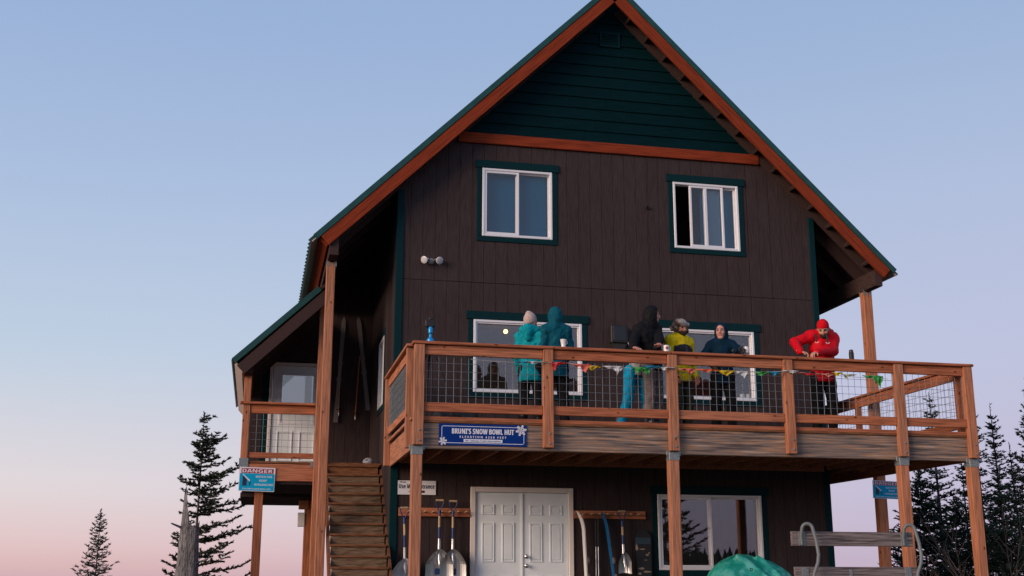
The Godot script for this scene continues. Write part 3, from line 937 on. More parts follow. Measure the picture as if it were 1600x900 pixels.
func build_deck() -> void:
	var dk := thing("deck", "raised timber deck with orange stained railing and wire mesh panels", "deck")
	var fz := 2.91
	var posts := [-0.07, 1.69, 3.47, 5.20, 6.93, 8.05]
	var bz := -1.6                      # the deck runs on past the right corner of the hut
	# front beam of weathered boards, butted at the posts
	var cuts := [-0.07, 3.54, 7.0, 8.19]
	for i in 3: bx(dk, "fascia_board", Vector3(cuts[i] + 0.002, 2.423, 2.83), Vector3(cuts[i + 1] - 0.002, 2.785, fz), M.fascia, 0.01)
	# joists and decking
	for i in 21:
		var x := 0.12 + i * 0.3985
		if x < W + 0.06: bx(dk, "joist", Vector3(x - 0.019, 2.53, 0.03), Vector3(x + 0.019, 2.762, 2.826), M.joist, 0.0)
		else: bx(dk, "joist", Vector3(x - 0.019, 2.53, bz), Vector3(x + 0.019, 2.762, 2.826), M.joist, 0.0)
		bx(dk, "joist_hanger", Vector3(x - 0.026, 2.52, 2.70), Vector3(x - 0.020, 2.66, 2.828), M.steel, 0.0)
	for i in 21:
		var z := 0.03 + i * 0.1385
		bx(dk, "deck_board", Vector3(-0.03, 2.765, z), Vector3(8.15, 2.80, z + 0.133), M.tread, 0.003)
	for i in 11:
		var z := bz + i * 0.1385
		bx(dk, "deck_board", Vector3(W + 0.03, 2.765, z), Vector3(8.15, 2.80, z + 0.133), M.tread, 0.003)
	bx(dk, "ledger", Vector3(0.1, 2.50, 0.026), Vector3(W - 0.09, 2.762, 0.066), M.joist)
	bx(dk, "edge_strip", Vector3(-0.06, 2.788, 2.89), Vector3(8.18, 2.846, 2.93), M.wx2, 0.006)
	# side rims
	bx(dk, "side_rim", Vector3(-0.055, 2.43, 0.06), Vector3(-0.015, 2.762, 2.828), M.wz1, 0.006)
	bx(dk, "side_rim", Vector3(8.14, 2.43, bz), Vector3(8.18, 2.762, 2.828), M.wz2, 0.006)
	bx(dk, "edge_strip", Vector3(-0.09, 2.80, 0.10), Vector3(-0.045, 2.845, 2.86), M.wz1, 0.006)
	# rail posts bolted to the front
	for i in posts.size():
		var x: float = posts[i]
		var p := bx(dk, "rail_post", Vector3(x, 2.462, fz + 0.001), Vector3(x + 0.14, 3.80, fz + 0.092), M[["wy1", "wy0", "wy1", "wy0", "wy1", "wy0"][i]], 0.008)
		for yy in [2.52, 2.655]: bolt(p, Vector3(x + 0.085, yy, fz + 0.093) - origin_of(p))
	# rails between the posts
	for i in 5:
		var a: float = posts[i] + 0.14
		var b: float = posts[i + 1]
		bx(dk, "top_rail", Vector3(a + 0.002, 3.668, 2.915), Vector3(b - 0.002, 3.798, 2.965), wood("x"), 0.005)
		bx(dk, "bottom_rail", Vector3(a + 0.002, 2.905, 2.915), Vector3(b - 0.002, 3.028, 2.965), wood("x"), 0.006)
		wire_panel(dk, Vector3(a, 0, 2.905), Vector3(b, 0, 2.905), 3.02, 3.675)
	for e in [[-0.10, 3.53], [3.535, 8.215]]:
		bx(dk, "rail_cap", Vector3(e[0], 3.803, 2.85), Vector3(e[1], 3.842, 3.018), wood("x"), 0.008)
	# left return of the rail to the wall
	for z in [[2.68, 2.77], [0.05, 0.14]]: bx(dk, "rail_post", Vector3(-0.145, 2.44, z[0]), Vector3(-0.056 if z[0] < 1 else -0.004, 3.79, z[1]), M.wy1, 0.008)
	bx(dk, "rail_cap", Vector3(-0.16, 3.795, 0.03), Vector3(-0.01, 3.833, 2.838), M.wz1, 0.008)
	bx(dk, "top_rail", Vector3(-0.10, 3.66, 0.145), Vector3(-0.06, 3.79, 2.68), M.wz0, 0.005)
	bx(dk, "bottom_rail", Vector3(-0.10, 2.91, 0.145), Vector3(-0.06, 3.02, 2.68), M.wz0, 0.005)
	wire_panel(dk, Vector3(-0.08, 0, 0.145), Vector3(-0.08, 0, 2.68), 3.02, 3.66)
	# right side of the rail
	for z in [[2.70, 2.79], [1.12, 1.21], [-0.30, -0.21], [bz + 0.05, bz + 0.14]]: bx(dk, "rail_post", Vector3(8.05, 2.81, z[0]), Vector3(8.14, 3.79, z[1]), M.wy2, 0.008)
	bx(dk, "rail_cap", Vector3(8.04, 3.795, bz), Vector3(8.20, 3.833, 2.838), M.wz2, 0.008)
	bx(dk, "top_rail", Vector3(8.075, 3.64, bz + 0.14), Vector3(8.115, 3.79, 2.70), M.wz2, 0.005)
	bx(dk, "bottom_rail", Vector3(8.075, 2.91, bz + 0.14), Vector3(8.115, 3.02, 2.70), M.wz2, 0.005)
	wire_panel(dk, Vector3(8.095, 0, bz + 0.14), Vector3(8.095, 0, 2.70), 3.02, 3.64)
	# posts under the deck, with galvanised caps
	for x in [-0.07, 3.475, 6.94, 8.055]:
		bx(dk, "support_post", Vector3(x, -0.15, 2.80), Vector3(x + 0.14, 2.42, 2.94), M.wy1 if x < 5 else M.wy0, 0.01)
		bx(dk, "post_cap", Vector3(x - 0.004, 2.34, 2.794), Vector3(x + 0.144, 2.452, 2.945), M.steel, 0.004)
		bx(dk, "post_cap", Vector3(x - 0.035, 2.405, 2.90), Vector3(x + 0.175, 2.47, 2.914), M.steel, 0.004)

func build_landing() -> void:
	var ld := thing("side_landing", "small stair landing with orange railing beside the glazed white door", "landing")
	var z0 := -3.79
	var z1 := -1.42
	for i in 17: bx(ld, "deck_board", Vector3(-2.32, 2.585, z1 - 0.14 * (i + 1)), Vector3(-0.03, 2.62, z1 - 0.14 * i - 0.006), M.tread, 0.003)
	bx(ld, "front_beam", Vector3(-2.32, 2.30, z1 - 0.04), Vector3(-1.10, 2.575, z1), M.wx1, 0.006)
	bx(ld, "side_beam", Vector3(-2.32, 2.30, z0), Vector3(-2.28, 2.575, z1 - 0.045), M.wz2, 0.006)
	bx(ld, "soffit", Vector3(-2.27, 2.255, z0), Vector3(-0.03, 2.298, z1 - 0.05), M.soffit, 0.0)
	for x in [-2.32, -1.14]:
		var p := bx(ld, "rail_post", Vector3(x, 2.60 if x < -2 else -0.2, z1 + 0.002 if x > -2 else z1 - 0.11), Vector3(x + 0.12, 4.16 if x < -2 else 5.32, z1 + 0.11 if x > -2 else z1 + 0.01), M.wy0, 0.008)
	bx(ld, "post_bracket", Vector3(-2.335, 2.50, z1 - 0.05), Vector3(-2.19, 2.66, z1 + 0.012), M.steel, 0.0)
	bx(ld, "post_bracket", Vector3(-1.19, 2.53, z1 + 0.002), Vector3(-1.145, 2.63, z1 + 0.01), M.steel, 0.0)
	bx(ld, "rail_cap", Vector3(-2.37, 3.545, z1 - 0.08), Vector3(-1.145, 3.583, z1 + 0.06), M.wx0, 0.006)
	bx(ld, "top_rail", Vector3(-2.195, 3.40, z1 - 0.05), Vector3(-1.145, 3.542, z1 - 0.01), M.wx0, 0.005)
	bx(ld, "bottom_rail", Vector3(-2.195, 2.67, z1 - 0.05), Vector3(-1.145, 2.76, z1 - 0.01), M.wx2, 0.005)
	wire_panel(ld, Vector3(-2.19, 0, z1 - 0.03), Vector3(-1.15, 0, z1 - 0.03), 2.75, 3.41)
	# posts under it
	for e in [[-2.06, -1.62], [-2.06, -5.2], [-1.13, -4.6]]: bx(ld, "support_post", Vector3(e[0], -2.0, e[1]), Vector3(e[0] + 0.14, 2.254 if e[1] > -2 else 2.19, e[1] + 0.14), M.wy2, 0.008)
	bx(ld, "beam_stub", Vector3(-1.24, 2.02, -4.6), Vector3(-1.06, 2.19, -4.44), M.wx1, 0.006)
	var st := thing("staircase", "steep wooden staircase with closed risers against the brown wall", "staircase")
	var rise := 0.1655
	var run := 0.185
	for i in 15:
		var y := 2.585 - rise * i
		var z := -1.40 + run * i
		bx(st, "riser", Vector3(-0.90, y - rise + 0.0, z - 0.03), Vector3(-0.075, y - 0.036, z - 0.006), M.tread if i == 0 else M.riser, 0.003)
		bx(st, "tread", Vector3(-0.905 - rng.randf() * 0.01, y - 0.035, z - run - 0.005 if i > 0 else z - 0.02), Vector3(-0.055 - rng.randf() * 0.012, y, z + 0.022), M.tread, 0.006)
	for x in [-0.945, -0.048]:
		var b := MB.new()
		b.prism([Vector2(1.40, 2.52), Vector2(1.40, 2.20), Vector2(-1.22, -0.12), Vector2(-1.22, 0.18)], 0.0, 0.038)
		part(st, "stringer", b.done(), M.tread, Transform3D(Basis(Vector3.UP, PI / 2), Vector3(x, 0, 0)))

# ---------------------------------------------------------------- people
func hand_into(net: SurfaceNet, wrist: Vector3, d: Vector3, n: Vector3, a: Vector3, curl: float, col: Callable, fat := 1.0) -> void:
	d = d.normalized()
	n = (n - d * n.dot(d)).normalized()
	a = (a - d * a.dot(d) - n * a.dot(n)).normalized()
	var f := Field.new(wrist + d * 0.06 - Vector3(0.15, 0.15, 0.15), wrist + d * 0.06 + Vector3(0.15, 0.15, 0.15), 0.0065)
	f.cap(wrist - d * 0.05, wrist + d * 0.01, 0.027 * fat, 0.026 * fat, 0.01)
	f.ell(wrist + d * 0.05, Vector3(0.041, 0.056, 0.018) * fat, Basis(a, d, n), 0.012)
	var lens := [0.070, 0.079, 0.073, 0.058]
	for i in 4:
		var r := wrist + d * (0.085 - 0.006 * absf(i - 1.0)) + a * (0.031 - 0.0205 * i)
		var w := d + a * (0.10 - 0.07 * i)
		var c1 := curl * (0.75 + 0.08 * i)
		var c2 := c1 + curl * 0.9
		var m: Vector3 = r + (w * cos(c1) + n * sin(c1)).normalized() * lens[i] * 0.52
		var e: Vector3 = m + (w * cos(c2) + n * sin(c2)).normalized() * lens[i] * 0.48
		f.cap(r, m, 0.0098 * fat, 0.0088 * fat, 0.004)
		f.cap(m, e, 0.0088 * fat, 0.0074 * fat, 0.003)
	var tr := wrist + d * 0.028 + a * 0.028 + n * 0.006
	var tm := tr + (d * 0.62 + a * 0.72 + n * 0.25).normalized() * 0.042
	f.cap(tr, tm, 0.013 * fat, 0.0105 * fat, 0.008)
	f.cap(tm, tm + (d * 0.85 + a * 0.25 + n * (0.2 + 0.5 * curl)).normalized() * 0.034, 0.0105 * fat, 0.0085 * fat, 0.003)
	f.into(net, col)

func person(label: String, o: Dictionary) -> Node3D:
	var base: Vector3 = o.at
	var th: float = deg_to_rad(o.turn)
	var s: float = o.tall / 1.75
	var F := Vector3(sin(th), 0, cos(th))
	var Lf := Vector3(cos(th), 0, -sin(th))
	var U := Vector3.UP
	var sl: float = o.get("slim", 1.0)
	var J := func(x: float, y: float, z: float) -> Vector3: return (Lf * x + U * y + F * z) * s
	var j := {
		"pelvis": J.call(0, 0.95, 0), "belly": J.call(0, 1.10, 0.012), "chest": J.call(0, 1.29, 0.005), "neck": J.call(0, 1.475, -0.01), "head": J.call(0, 1.625, 0.025),
		"shL": J.call(0.178 * sl, 1.405, -0.012), "shR": J.call(-0.178 * sl, 1.405, -0.012), "elL": J.call(0.235 * sl, 1.12, -0.03), "elR": J.call(-0.235 * sl, 1.12, -0.03),
		"wrL": J.call(0.225 * sl, 0.885, 0.09), "wrR": J.call(-0.225 * sl, 0.885, 0.09),
		"hipL": J.call(0.09, 0.92, 0), "hipR": J.call(-0.09, 0.92, 0), "knL": J.call(0.115, 0.50, 0.025), "knR": J.call(-0.115, 0.50, 0.025),
		"anL": J.call(0.125, 0.10, -0.03), "anR": J.call(-0.125, 0.10, -0.03), "toL": J.call(0.15, 0.04, 0.155), "toR": J.call(-0.15, 0.04, 0.155)}
	for k in o.get("joints", {}): j[k] = o.joints[k] - base
	var t := thing("person", label, "person", base, "people on the deck")
	var hy: float = deg_to_rad(o.get("head_turn", o.turn))
	var hp: float = deg_to_rad(o.get("head_down", 0.0))
	var HB := Basis(U, hy) * Basis(Vector3.RIGHT, hp)
	var skin: Color = o.get("skin", Color(0.48, 0.24, 0.16))
	var lip := Color(skin.r * 0.85, skin.g * 0.55, skin.b * 0.55)
	var lo := Vector3(9, 9, 9)
	var hi := -lo
	for k in j:
		lo = lo.min(j[k])
		hi = hi.max(j[k])
	var pad := Vector3(0.2, 0.12, 0.2)
	# the body: one continuous mesh, with finer head and hands added to it
	var net := SurfaceNet.new()
	var fb := Field.new(lo - pad, Vector3(hi.x, j.neck.y + 0.02, hi.z) + pad, 0.017)
	fb.cap(j.pelvis, j.belly, 0.135 * s * sl, 0.128 * s * sl, 0.05, F, 0.70)
	fb.cap(j.belly, j.chest, 0.128 * s * sl, 0.145 * s * sl, 0.05, F, 0.70)
	fb.cap(j.chest, j.neck, 0.135 * s * sl, 0.06 * s, 0.05, F, 0.75)
	fb.cap(j.shL, j.shR, 0.055 * s, 0.055 * s, 0.04)
	for q in ["L", "R"]:
		fb.cap(j["sh" + q], j["el" + q], 0.050 * s, 0.040 * s, 0.03)
		fb.cap(j["el" + q], j["wr" + q], 0.040 * s, 0.028 * s, 0.02)
		fb.cap(j["hip" + q], j["kn" + q], 0.088 * s, 0.058 * s, 0.04)
		fb.cap(j["kn" + q], j["an" + q], 0.056 * s, 0.040 * s, 0.02)
		fb.cap(j["an" + q], j["to" + q], 0.040 * s, 0.030 * s, 0.02)
	fb.cap(j.neck, j.head - HB.y * 0.05, 0.056 * s, 0.055 * s, 0.02)
	fb.into(net, func(_p): return skin)
	var H: Vector3 = j.head
	var fh := Field.new(H - Vector3(0.16, 0.19, 0.16), H + Vector3(0.16, 0.16, 0.16), 0.0075)
	var hb := func(x: float, y: float, z: float) -> Vector3: return H + HB * Vector3(x, y, z)
	fh.ell(hb.call(0, 0.025, -0.012), Vector3(0.077, 0.096, 0.096), HB, 0.02)
	fh.ell(hb.call(0, -0.035, 0.022), Vector3(0.060, 0.085, 0.072), HB, 0.03)
	fh.cap(hb.call(-0.018, -0.102, 0.060), hb.call(0.018, -0.102, 0.060), 0.020, 0.020, 0.02)
	fh.cap(hb.call(0, 0.012, 0.088), hb.call(0, -0.030, 0.107), 0.010, 0.014, 0.012)
	fh.cap(hb.call(-0.012, -0.034, 0.094), hb.call(0.012, -0.034, 0.094), 0.010, 0.010, 0.008)
	fh.cap(hb.call(-0.045, 0.024, 0.070), hb.call(0.045, 0.024, 0.070), 0.014, 0.014, 0.012)
	for sx in [-1.0, 1.0]:
		fh.ell(hb.call(0.031 * sx, 0.002, 0.088), Vector3(0.017, 0.012, 0.016), HB, 0.010, true)
		fh.ell(hb.call(0.078 * sx, -0.005, -0.005), Vector3(0.012, 0.032, 0.020), HB, 0.006)
		fh.ell(hb.call(0.040 * sx, -0.030, 0.062), Vector3(0.022, 0.020, 0.020), HB, 0.015)
	fh.cap(hb.call(-0.018, -0.066, 0.084), hb.call(0.018, -0.066, 0.084), 0.0085, 0.0085, 0.006)
	fh.cap(hb.call(0, -0.06, 0.0), j.neck, 0.054, 0.060, 0.03)
	fh.into(net, func(p):
		var q: Vector3 = HB.transposed() * (p - H)
		if absf(q.x) < 0.025 and absf(q.y + 0.066) < 0.011 and q.z > 0.075: return lip
		if q.z > 0.05 and absf(q.y - 0.028) < 0.007 and absf(q.x) > 0.012 and absf(q.x) < 0.052: return Color(0.05, 0.03, 0.02)
		return skin)
	for sx in [-1.0, 1.0]:
		net.add_ball(hb.call(0.031 * sx, 0.002, 0.069), 0.0125, Color(0.55, 0.52, 0.50))
		net.add_ball(hb.call(0.031 * sx, 0.001, 0.0765), 0.0062, Color(0.03, 0.02, 0.015))
	var glove: bool = o.has("gloves")
	var hc: Color = o.get("gloves", skin)
	for q in ["L", "R"]:
		var w: Vector3 = j["wr" + q]
		var dd: Vector3 = (o["hand" + q][0] if o.has("hand" + q) else w - j["el" + q])
		var nn: Vector3 = (o["hand" + q][1] if o.has("hand" + q) else (-Lf if q == "L" else Lf))
		var aa: Vector3 = (o["hand" + q][2] if o.has("hand" + q) else F)
		hand_into(net, w + dd.normalized() * 0.02, dd, nn, aa, o["hand" + q][3] if o.has("hand" + q) else 0.45, func(_p): return hc, 1.25 if glove else 1.0)
	part(t, "body", net.done(), M.skin)
	# jacket
	var fold := FastNoiseLite.new()
	fold.seed = int(base.x * 100)
	fold.frequency = o.get("fold", 9.0)
	fold.fractal_octaves = 3
	var pf: float = o.get("puff", 0.022)
	var J2 := SurfaceNet.new()
	var fj := Field.new(Vector3(lo.x, minf(j.wrL.y, minf(j.wrR.y, (o.get("hem", 0.80) * s))) - 0.02, lo.z) - pad, Vector3(hi.x, j.neck.y + 0.08, hi.z) + pad, 0.016)
	var hem: float = o.get("hem", 0.80) * s
	fj.cap(j.pelvis + (j.pelvis - j.belly) * 1.6, j.belly, (0.172 + pf * 0.7) * s, (0.146 + pf) * s * lerpf(sl, 1.0, 0.4), 0.05, F, 0.78)
	fj.cap(j.belly, j.chest, (0.140 + pf) * s * sl, (0.152 + pf) * s * sl, 0.05, F, 0.74)
	fj.cap(j.chest, j.neck - U * 0.03, (0.142 + pf) * s * sl, 0.095 * s, 0.05, F, 0.8)
	fj.clip(-U, Vector3(0, hem, 0))
	fj.cap(j.shL, j.shR, 0.062 * s + pf * 0.8, 0.062 * s + pf * 0.8, 0.05)
	for q in ["L", "R"]:
		fj.cap(j.neck + U * 0.01, j["sh" + q] + U * 0.012, 0.080 * s, 0.062 * s + pf * 0.6, 0.06)
		fj.cap(j["sh" + q], j["el" + q], 0.058 * s + pf, 0.046 * s + pf, 0.03)
		fj.cap(j["el" + q], j["wr" + q], 0.046 * s + pf, 0.036 * s + pf * 0.7, 0.02)
	fj.cap(j.neck - U * 0.02, j.neck + U * 0.045, 0.078 * s, 0.072 * s, 0.03)
	fj.into(J2, o.get("paint", func(_p): return Color.WHITE), o.get("crumple", 0.012), fold)
	var jm: StandardMaterial3D = o.jacket
	if o.has("paint"):
		jm = jm.duplicate()
		jm.vertex_color_use_as_albedo = true
	part(t, "jacket", J2.done(), jm)
	# trousers
	var T2 := SurfaceNet.new()
	var ft := Field.new(lo - pad, Vector3(hi.x, j.belly.y, hi.z) + pad, 0.017)
	var wide: float = o.get("baggy", 0.018)
	ft.cap(j.pelvis, j.belly, 0.140 * s * sl, 0.130 * s * sl, 0.04, F, 0.72)
	for q in ["L", "R"]:
		ft.cap(j["hip" + q], j["kn" + q], 0.094 * s + wide * 0.6, 0.062 * s + wide, 0.035)
		ft.cap(j["kn" + q], j["an" + q], 0.062 * s + wide, 0.050 * s + wide * 1.1, 0.02)
	ft.clip(-U, Vector3(0, o.get("cuff", 0.09), 0))
	ft.into(T2, func(_p): return Color.WHITE, 0.012, fold)
	part(t, "trousers", T2.done(), o.trousers)
	# boots
	for q in ["L", "R"]:
		var B2 := SurfaceNet.new()
		var a: Vector3 = j["an" + q]
		var e: Vector3 = j["to" + q]
		var fo := Field.new(a.min(e) - Vector3(0.12, 0.12, 0.12), a.max(e) + Vector3(0.12, 0.2, 0.12), 0.012)
		fo.cap(a + U * 0.12, a - U * 0.045, 0.056, 0.055, 0.02)
		fo.cap(a - U * 0.045, Vector3(e.x, a.y - 0.05, e.z), 0.052, 0.047, 0.03)
		fo.clip(-U, Vector3(0, 0.003, 0))
		fo.into(B2, func(_p): return Color.WHITE)
		part(t, "boot", B2.done(), o.get("boots", M.rubber))
	# hair, beard, hats and hoods
	var ones := func(_p): return Color.WHITE
	if o.has("beard"):
		var n2 := SurfaceNet.new()
		var f2 := Field.new(H - Vector3(0.15, 0.19, 0.15), H + Vector3(0.15, 0.05, 0.15), 0.008)
		f2.ell(hb.call(0, -0.070, 0.034), Vector3(0.066, 0.066, 0.070), HB, 0.01)
		f2.ell(hb.call(0, -0.055, 0.112), Vector3(0.022, 0.012, 0.03), HB, 0.006, true)
		f2.ell(hb.call(0, 0.0, 0.10), Vector3(0.070, 0.047, 0.07), HB, 0.012, true)
		f2.into(n2, ones, 0.006, fold)
		part(t, "beard", n2.done(), o.beard)
	var head: String = o.head
	var n3 := SurfaceNet.new()
	var f3 := Field.new(H - Vector3(0.26, 0.26, 0.26), H + Vector3(0.26, 0.30, 0.26), 0.012)
	if head == "hood":
		var big: float = o.get("hood_size", 1.0)
		f3.ell(hb.call(0, 0.02, -0.02), Vector3(0.104, 0.128, 0.128) * big, HB, 0.02)
		f3.ell(hb.call(0, -0.07, -0.030), Vector3(0.092, 0.10, 0.100) * big, HB, 0.05)
		f3.cap(hb.call(0, -0.08, -0.03), j.neck - U * 0.01, 0.088, 0.098 * s, 0.05)
		f3.ell(hb.call(0, -0.014, 0.105), Vector3(0.076, 0.110, 0.122), HB, 0.012, true)
		f3.into(n3, ones, 0.009, fold)
		part(t, "hood", n3.done(), o.get("hood", o.jacket))
	elif head == "beanie" or head == "beanie_hood":
		f3.ell(hb.call(0, 0.040, -0.018), Vector3(0.090, 0.112, 0.110), HB, 0.02)
		if not o.get("round", false): f3.cap(hb.call(0, 0.10, -0.03), hb.call(0, 0.145, -0.055), 0.06, 0.030, 0.05)
		f3.clip(-HB.y * 0.93 - HB.z * -0.36, hb.call(0, 0.035, 0.07))
		f3.into(n3, ones, 0.004, fold)
		part(t, "beanie", n3.done(), o.hat)
		var n4 := SurfaceNet.new()
		var f4 := Field.new(j.neck - Vector3(0.28, 0.2, 0.28), j.neck + Vector3(0.28, 0.25, 0.28), 0.014)
		var bk := -F
		f4.cap(j.neck + bk * 0.05 + Lf * 0.10 + U * 0.03, j.neck + bk * 0.11 + U * 0.02, 0.055, 0.075, 0.04)
		f4.cap(j.neck + bk * 0.05 - Lf * 0.10 + U * 0.03, j.neck + bk * 0.11 + U * 0.02, 0.055, 0.075, 0.04)
		f4.cap(j.neck + bk * 0.11 + U * 0.02, j.neck + bk * 0.12 - U * 0.10, 0.07, 0.05, 0.04)
		f4.into(n4, ones, 0.016, fold)
		part(t, "hood", n4.done(), o.get("hood", o.jacket))
	elif head == "trapper":
		var fur_noise := FastNoiseLite.new()
		fur_noise.frequency = 34.0
		f3.ell(hb.call(0, 0.055, -0.015), Vector3(0.100, 0.092, 0.115), HB, 0.02)
		f3.clip(-HB.y, hb.call(0, 0.022, 0.0))
		f3.cap(hb.call(-0.06, 0.055, 0.078), hb.call(0.06, 0.055, 0.078), 0.036, 0.036, 0.02)
		for sx in [-1.0, 1.0]:
			f3.cap(hb.call(0.090 * sx, 0.035, 0.01), hb.call(0.118 * sx, -0.050, 0.02), 0.042, 0.028, 0.02)
		f3.cap(hb.call(-0.06, 0.0, -0.10), hb.call(0.06, 0.0, -0.10), 0.045, 0.045, 0.02)
		f3.into(n3, func(p):
			var q: Vector3 = HB.transposed() * (p - H)
			return Color(0.40, 0.36, 0.33) if q.z > 0.02 and absf(q.x) < 0.082 and q.y > 0.012 else (Color(0.24, 0.19, 0.16) if sin(q.y * 70.0 + q.z * 40.0) > 0.35 else Color(0.075, 0.045, 0.035)), 0.011, fur_noise)
		part(t, "fur_hat", n3.done(), M.fur)
	return t

func build_people() -> void:
	M.fur = mat(Color.WHITE, 0.95)
	M.fur.vertex_color_use_as_albedo = true
	M.fur.heightmap_enabled = true
	M.fur.heightmap_texture = noise_tex(95, 0.06, [], [], 4, FastNoiseLite.TYPE_SIMPLEX_SMOOTH, 256)
	M.fur.heightmap_scale = 2.5
	M.fur.uv1_triplanar = true
	M.fur.uv1_scale = Vector3(5, 3, 5)
	var black := cloth(0.011, 0.011, 0.013)
	var dark := cloth(0.022, 0.022, 0.02)
	var olive := mat(lin(0.10, 0.09, 0.035), 0.8)
	var hair := mat(lin(0.030, 0.014, 0.008), 0.9)
	var P := func(u: float, v: float, z: float) -> Vector3: return wp(u, v, z)
	var g := func(u: float, v: float, z: float) -> Vector3:
		var q := wp(u, v, z)
		return Vector3(q.x, DK, q.z)
	# bright teal jacket, pale beanie, back to us
	person("person in bright teal jacket and pale beanie, seen from behind", {"at": g.call(829, 560, 2.15), "turn": 150, "head_turn": 128, "tall": 1.66, "head": "beanie", "hat": cloth(0.52, 0.40, 0.36, 0.9, 0.6, 5.0),
		"jacket": cloth(0.002, 0.29, 0.34), "trousers": black, "hem": 0.72, "boots": olive, "skin": Color(0.42, 0.22, 0.16), "crumple": 0.016, "puff": 0.018, "slim": 0.86})
	# taller one in a blue-teal hood
	person("tall person in dark teal hooded jacket, hood up, seen from behind", {"at": g.call(868, 560, 2.25), "turn": 182, "head_turn": 185, "tall": 1.76, "head": "hood", "hood_size": 0.98,
		"jacket": cloth(0.002, 0.085, 0.125), "trousers": black, "hem": 0.74, "boots": olive, "crumple": 0.014, "puff": 0.016, "slim": 0.88,
		"joints": {"elR": g.call(868, 560, 2.25) + Vector3(0.245, 1.12, -0.05), "wrR": g.call(868, 560, 2.25) + Vector3(0.17, 1.0, -0.22)}})
	# black hooded jacket and grey trousers, hands on the rail, looking along the deck
	var b3: Vector3 = g.call(1018, 560, 2.48)
	person("person in black hooded jacket and grey trousers leaning on the railing", {"at": b3, "turn": 42, "head_turn": 84, "head_down": 2, "tall": 1.75, "head": "hood", "hood_size": 0.93,
		"jacket": cloth(0.009, 0.009, 0.011, 0.7, 0.6), "trousers": cloth(0.19, 0.15, 0.14), "hem": 0.84, "cuff": 0.20, "skin": Color(0.46, 0.22, 0.17), "crumple": 0.016, "puff": 0.022, "boots": M.black,
		"joints": {"chest": P.call(1008, 525, 2.50), "neck": P.call(1016, 506, 2.52), "head": P.call(1019.5, 492, 2.54), "shR": P.call(998, 516, 2.55), "shL": P.call(1025, 515, 2.46), "elR": P.call(990, 534, 2.66), "elL": P.call(1031, 531, 2.62),
			"wrR": P.call(989, 543.5, 2.84), "wrL": P.call(1026, 542.5, 2.80)},
		"handR": [Vector3(0.35, -0.18, 0.9), Vector3(0, -1, 0), Vector3(1, 0, 0), 0.35], "handL": [Vector3(0.1, 0.25, 0.9), Vector3(-0.2, -1, 0.1), Vector3(-1, 0, 0.2), 0.6]})
	# behind: blue trousers, bent over
	var b7: Vector3 = g.call(994, 560, 2.02)
	person("person in bright blue trousers bending over behind the black jacket", {"at": b7, "turn": 62, "head_turn": 62, "head_down": 50, "tall": 1.70, "head": "beanie", "hat": M.black,
		"jacket": cloth(0.30, 0.30, 0.31), "trousers": cloth(0.003, 0.34, 0.58, 0.6, 0.6), "hem": 0.86, "cuff": 0.10, "boots": cloth(0.16, 0.15, 0.15), "puff": 0.012, "crumple": 0.01,
		"joints": {"belly": P.call(1000, 552, 2.05), "chest": P.call(1008, 541, 2.16), "neck": P.call(1016, 533, 2.22), "head": P.call(1019, 528, 2.28), "shR": P.call(999, 536, 2.28), "shL": P.call(1015, 534, 2.05),
			"elR": P.call(988, 537, 2.34), "wrR": P.call(992, 545, 2.40), "elL": P.call(1012, 548, 2.10), "wrL": P.call(1015, 556, 2.2),
			"hipR": b7 + Vector3(-0.11, 0.90, 0.05), "hipL": b7 + Vector3(0.06, 0.90, -0.05), "knR": b7 + Vector3(-0.165, 0.50, 0.10), "knL": b7 + Vector3(0.13, 0.50, 0.0), "anR": b7 + Vector3(-0.29, 0.10, 0.06), "anL": b7 + Vector3(0.19, 0.10, -0.03), "toR": b7 + Vector3(-0.21, 0.04, 0.20), "toL": b7 + Vector3(0.32, 0.04, 0.08)}})
	# yellow jacket with dark chest panel and fur hat
	var b4: Vector3 = g.call(1063, 560, 2.25)
	person("bearded person in yellow and grey jacket and furry ear flap hat", {"at": b4, "turn": 22, "head_turn": 24, "head_down": 8, "tall": 1.66, "head": "trapper", "beard": hair, "skin": Color(0.44, 0.20, 0.12),
		"jacket": cloth(0.80, 0.80, 0.80, 0.75, 0.5), "trousers": cloth(0.035, 0.036, 0.022), "hem": 0.78, "boots": M.black, "crumple": 0.014, "puff": 0.03,
		"paint": func(p: Vector3) -> Color:
			var f := Vector3(sin(deg_to_rad(22)), 0, cos(deg_to_rad(22)))
			var l := Vector3(f.z, 0, -f.x)
			var x := p.dot(l)
			if p.y > 1.46 and p.dot(f) > 0.03: return Color(0.02, 0.025, 0.03)
			if p.dot(f) > 0.06 and absf(x) < 0.19 and p.y < 1.285 - x * x * 1.2 and p.y > 0.98: return Color(0.035, 0.035, 0.045) if absf(x) > 0.006 else Color(0.12, 0.12, 0.14)
			return Color(0.92, 0.66, 0.012)})
	# navy hooded jacket, looking to the side, cup in a black mitten
	var b5: Vector3 = g.call(1128, 560, 2.15)
	var cup := wp(1166, 547, 2.48)
	var n5 := person("person in navy hooded jacket holding a white cup in a black glove", {"at": b5, "turn": -14, "head_turn": -34, "head_down": 0, "tall": 1.66, "head": "hood", "hood_size": 0.97, "gloves": Color(0.012, 0.012, 0.012), "skin": Color(0.55, 0.27, 0.22),
		"jacket": cloth(0.002, 0.022, 0.045, 0.8, 0.5), "trousers": black, "hem": 0.78, "boots": M.black, "crumple": 0.010, "puff": 0.014, "slim": 0.88,
		"joints": {"elL": wp(1153, 545, 2.24), "wrL": wp(1149, 548.5, 2.46), "elR": wp(1101, 552, 2.1), "wrR": wp(1112, 570, 2.32)},
		"handL": [Vector3(0.95, -0.05, 0.12), Vector3(0.1, -0.1, 1.0), Vector3(0, 1, 0.1), 1.0]})
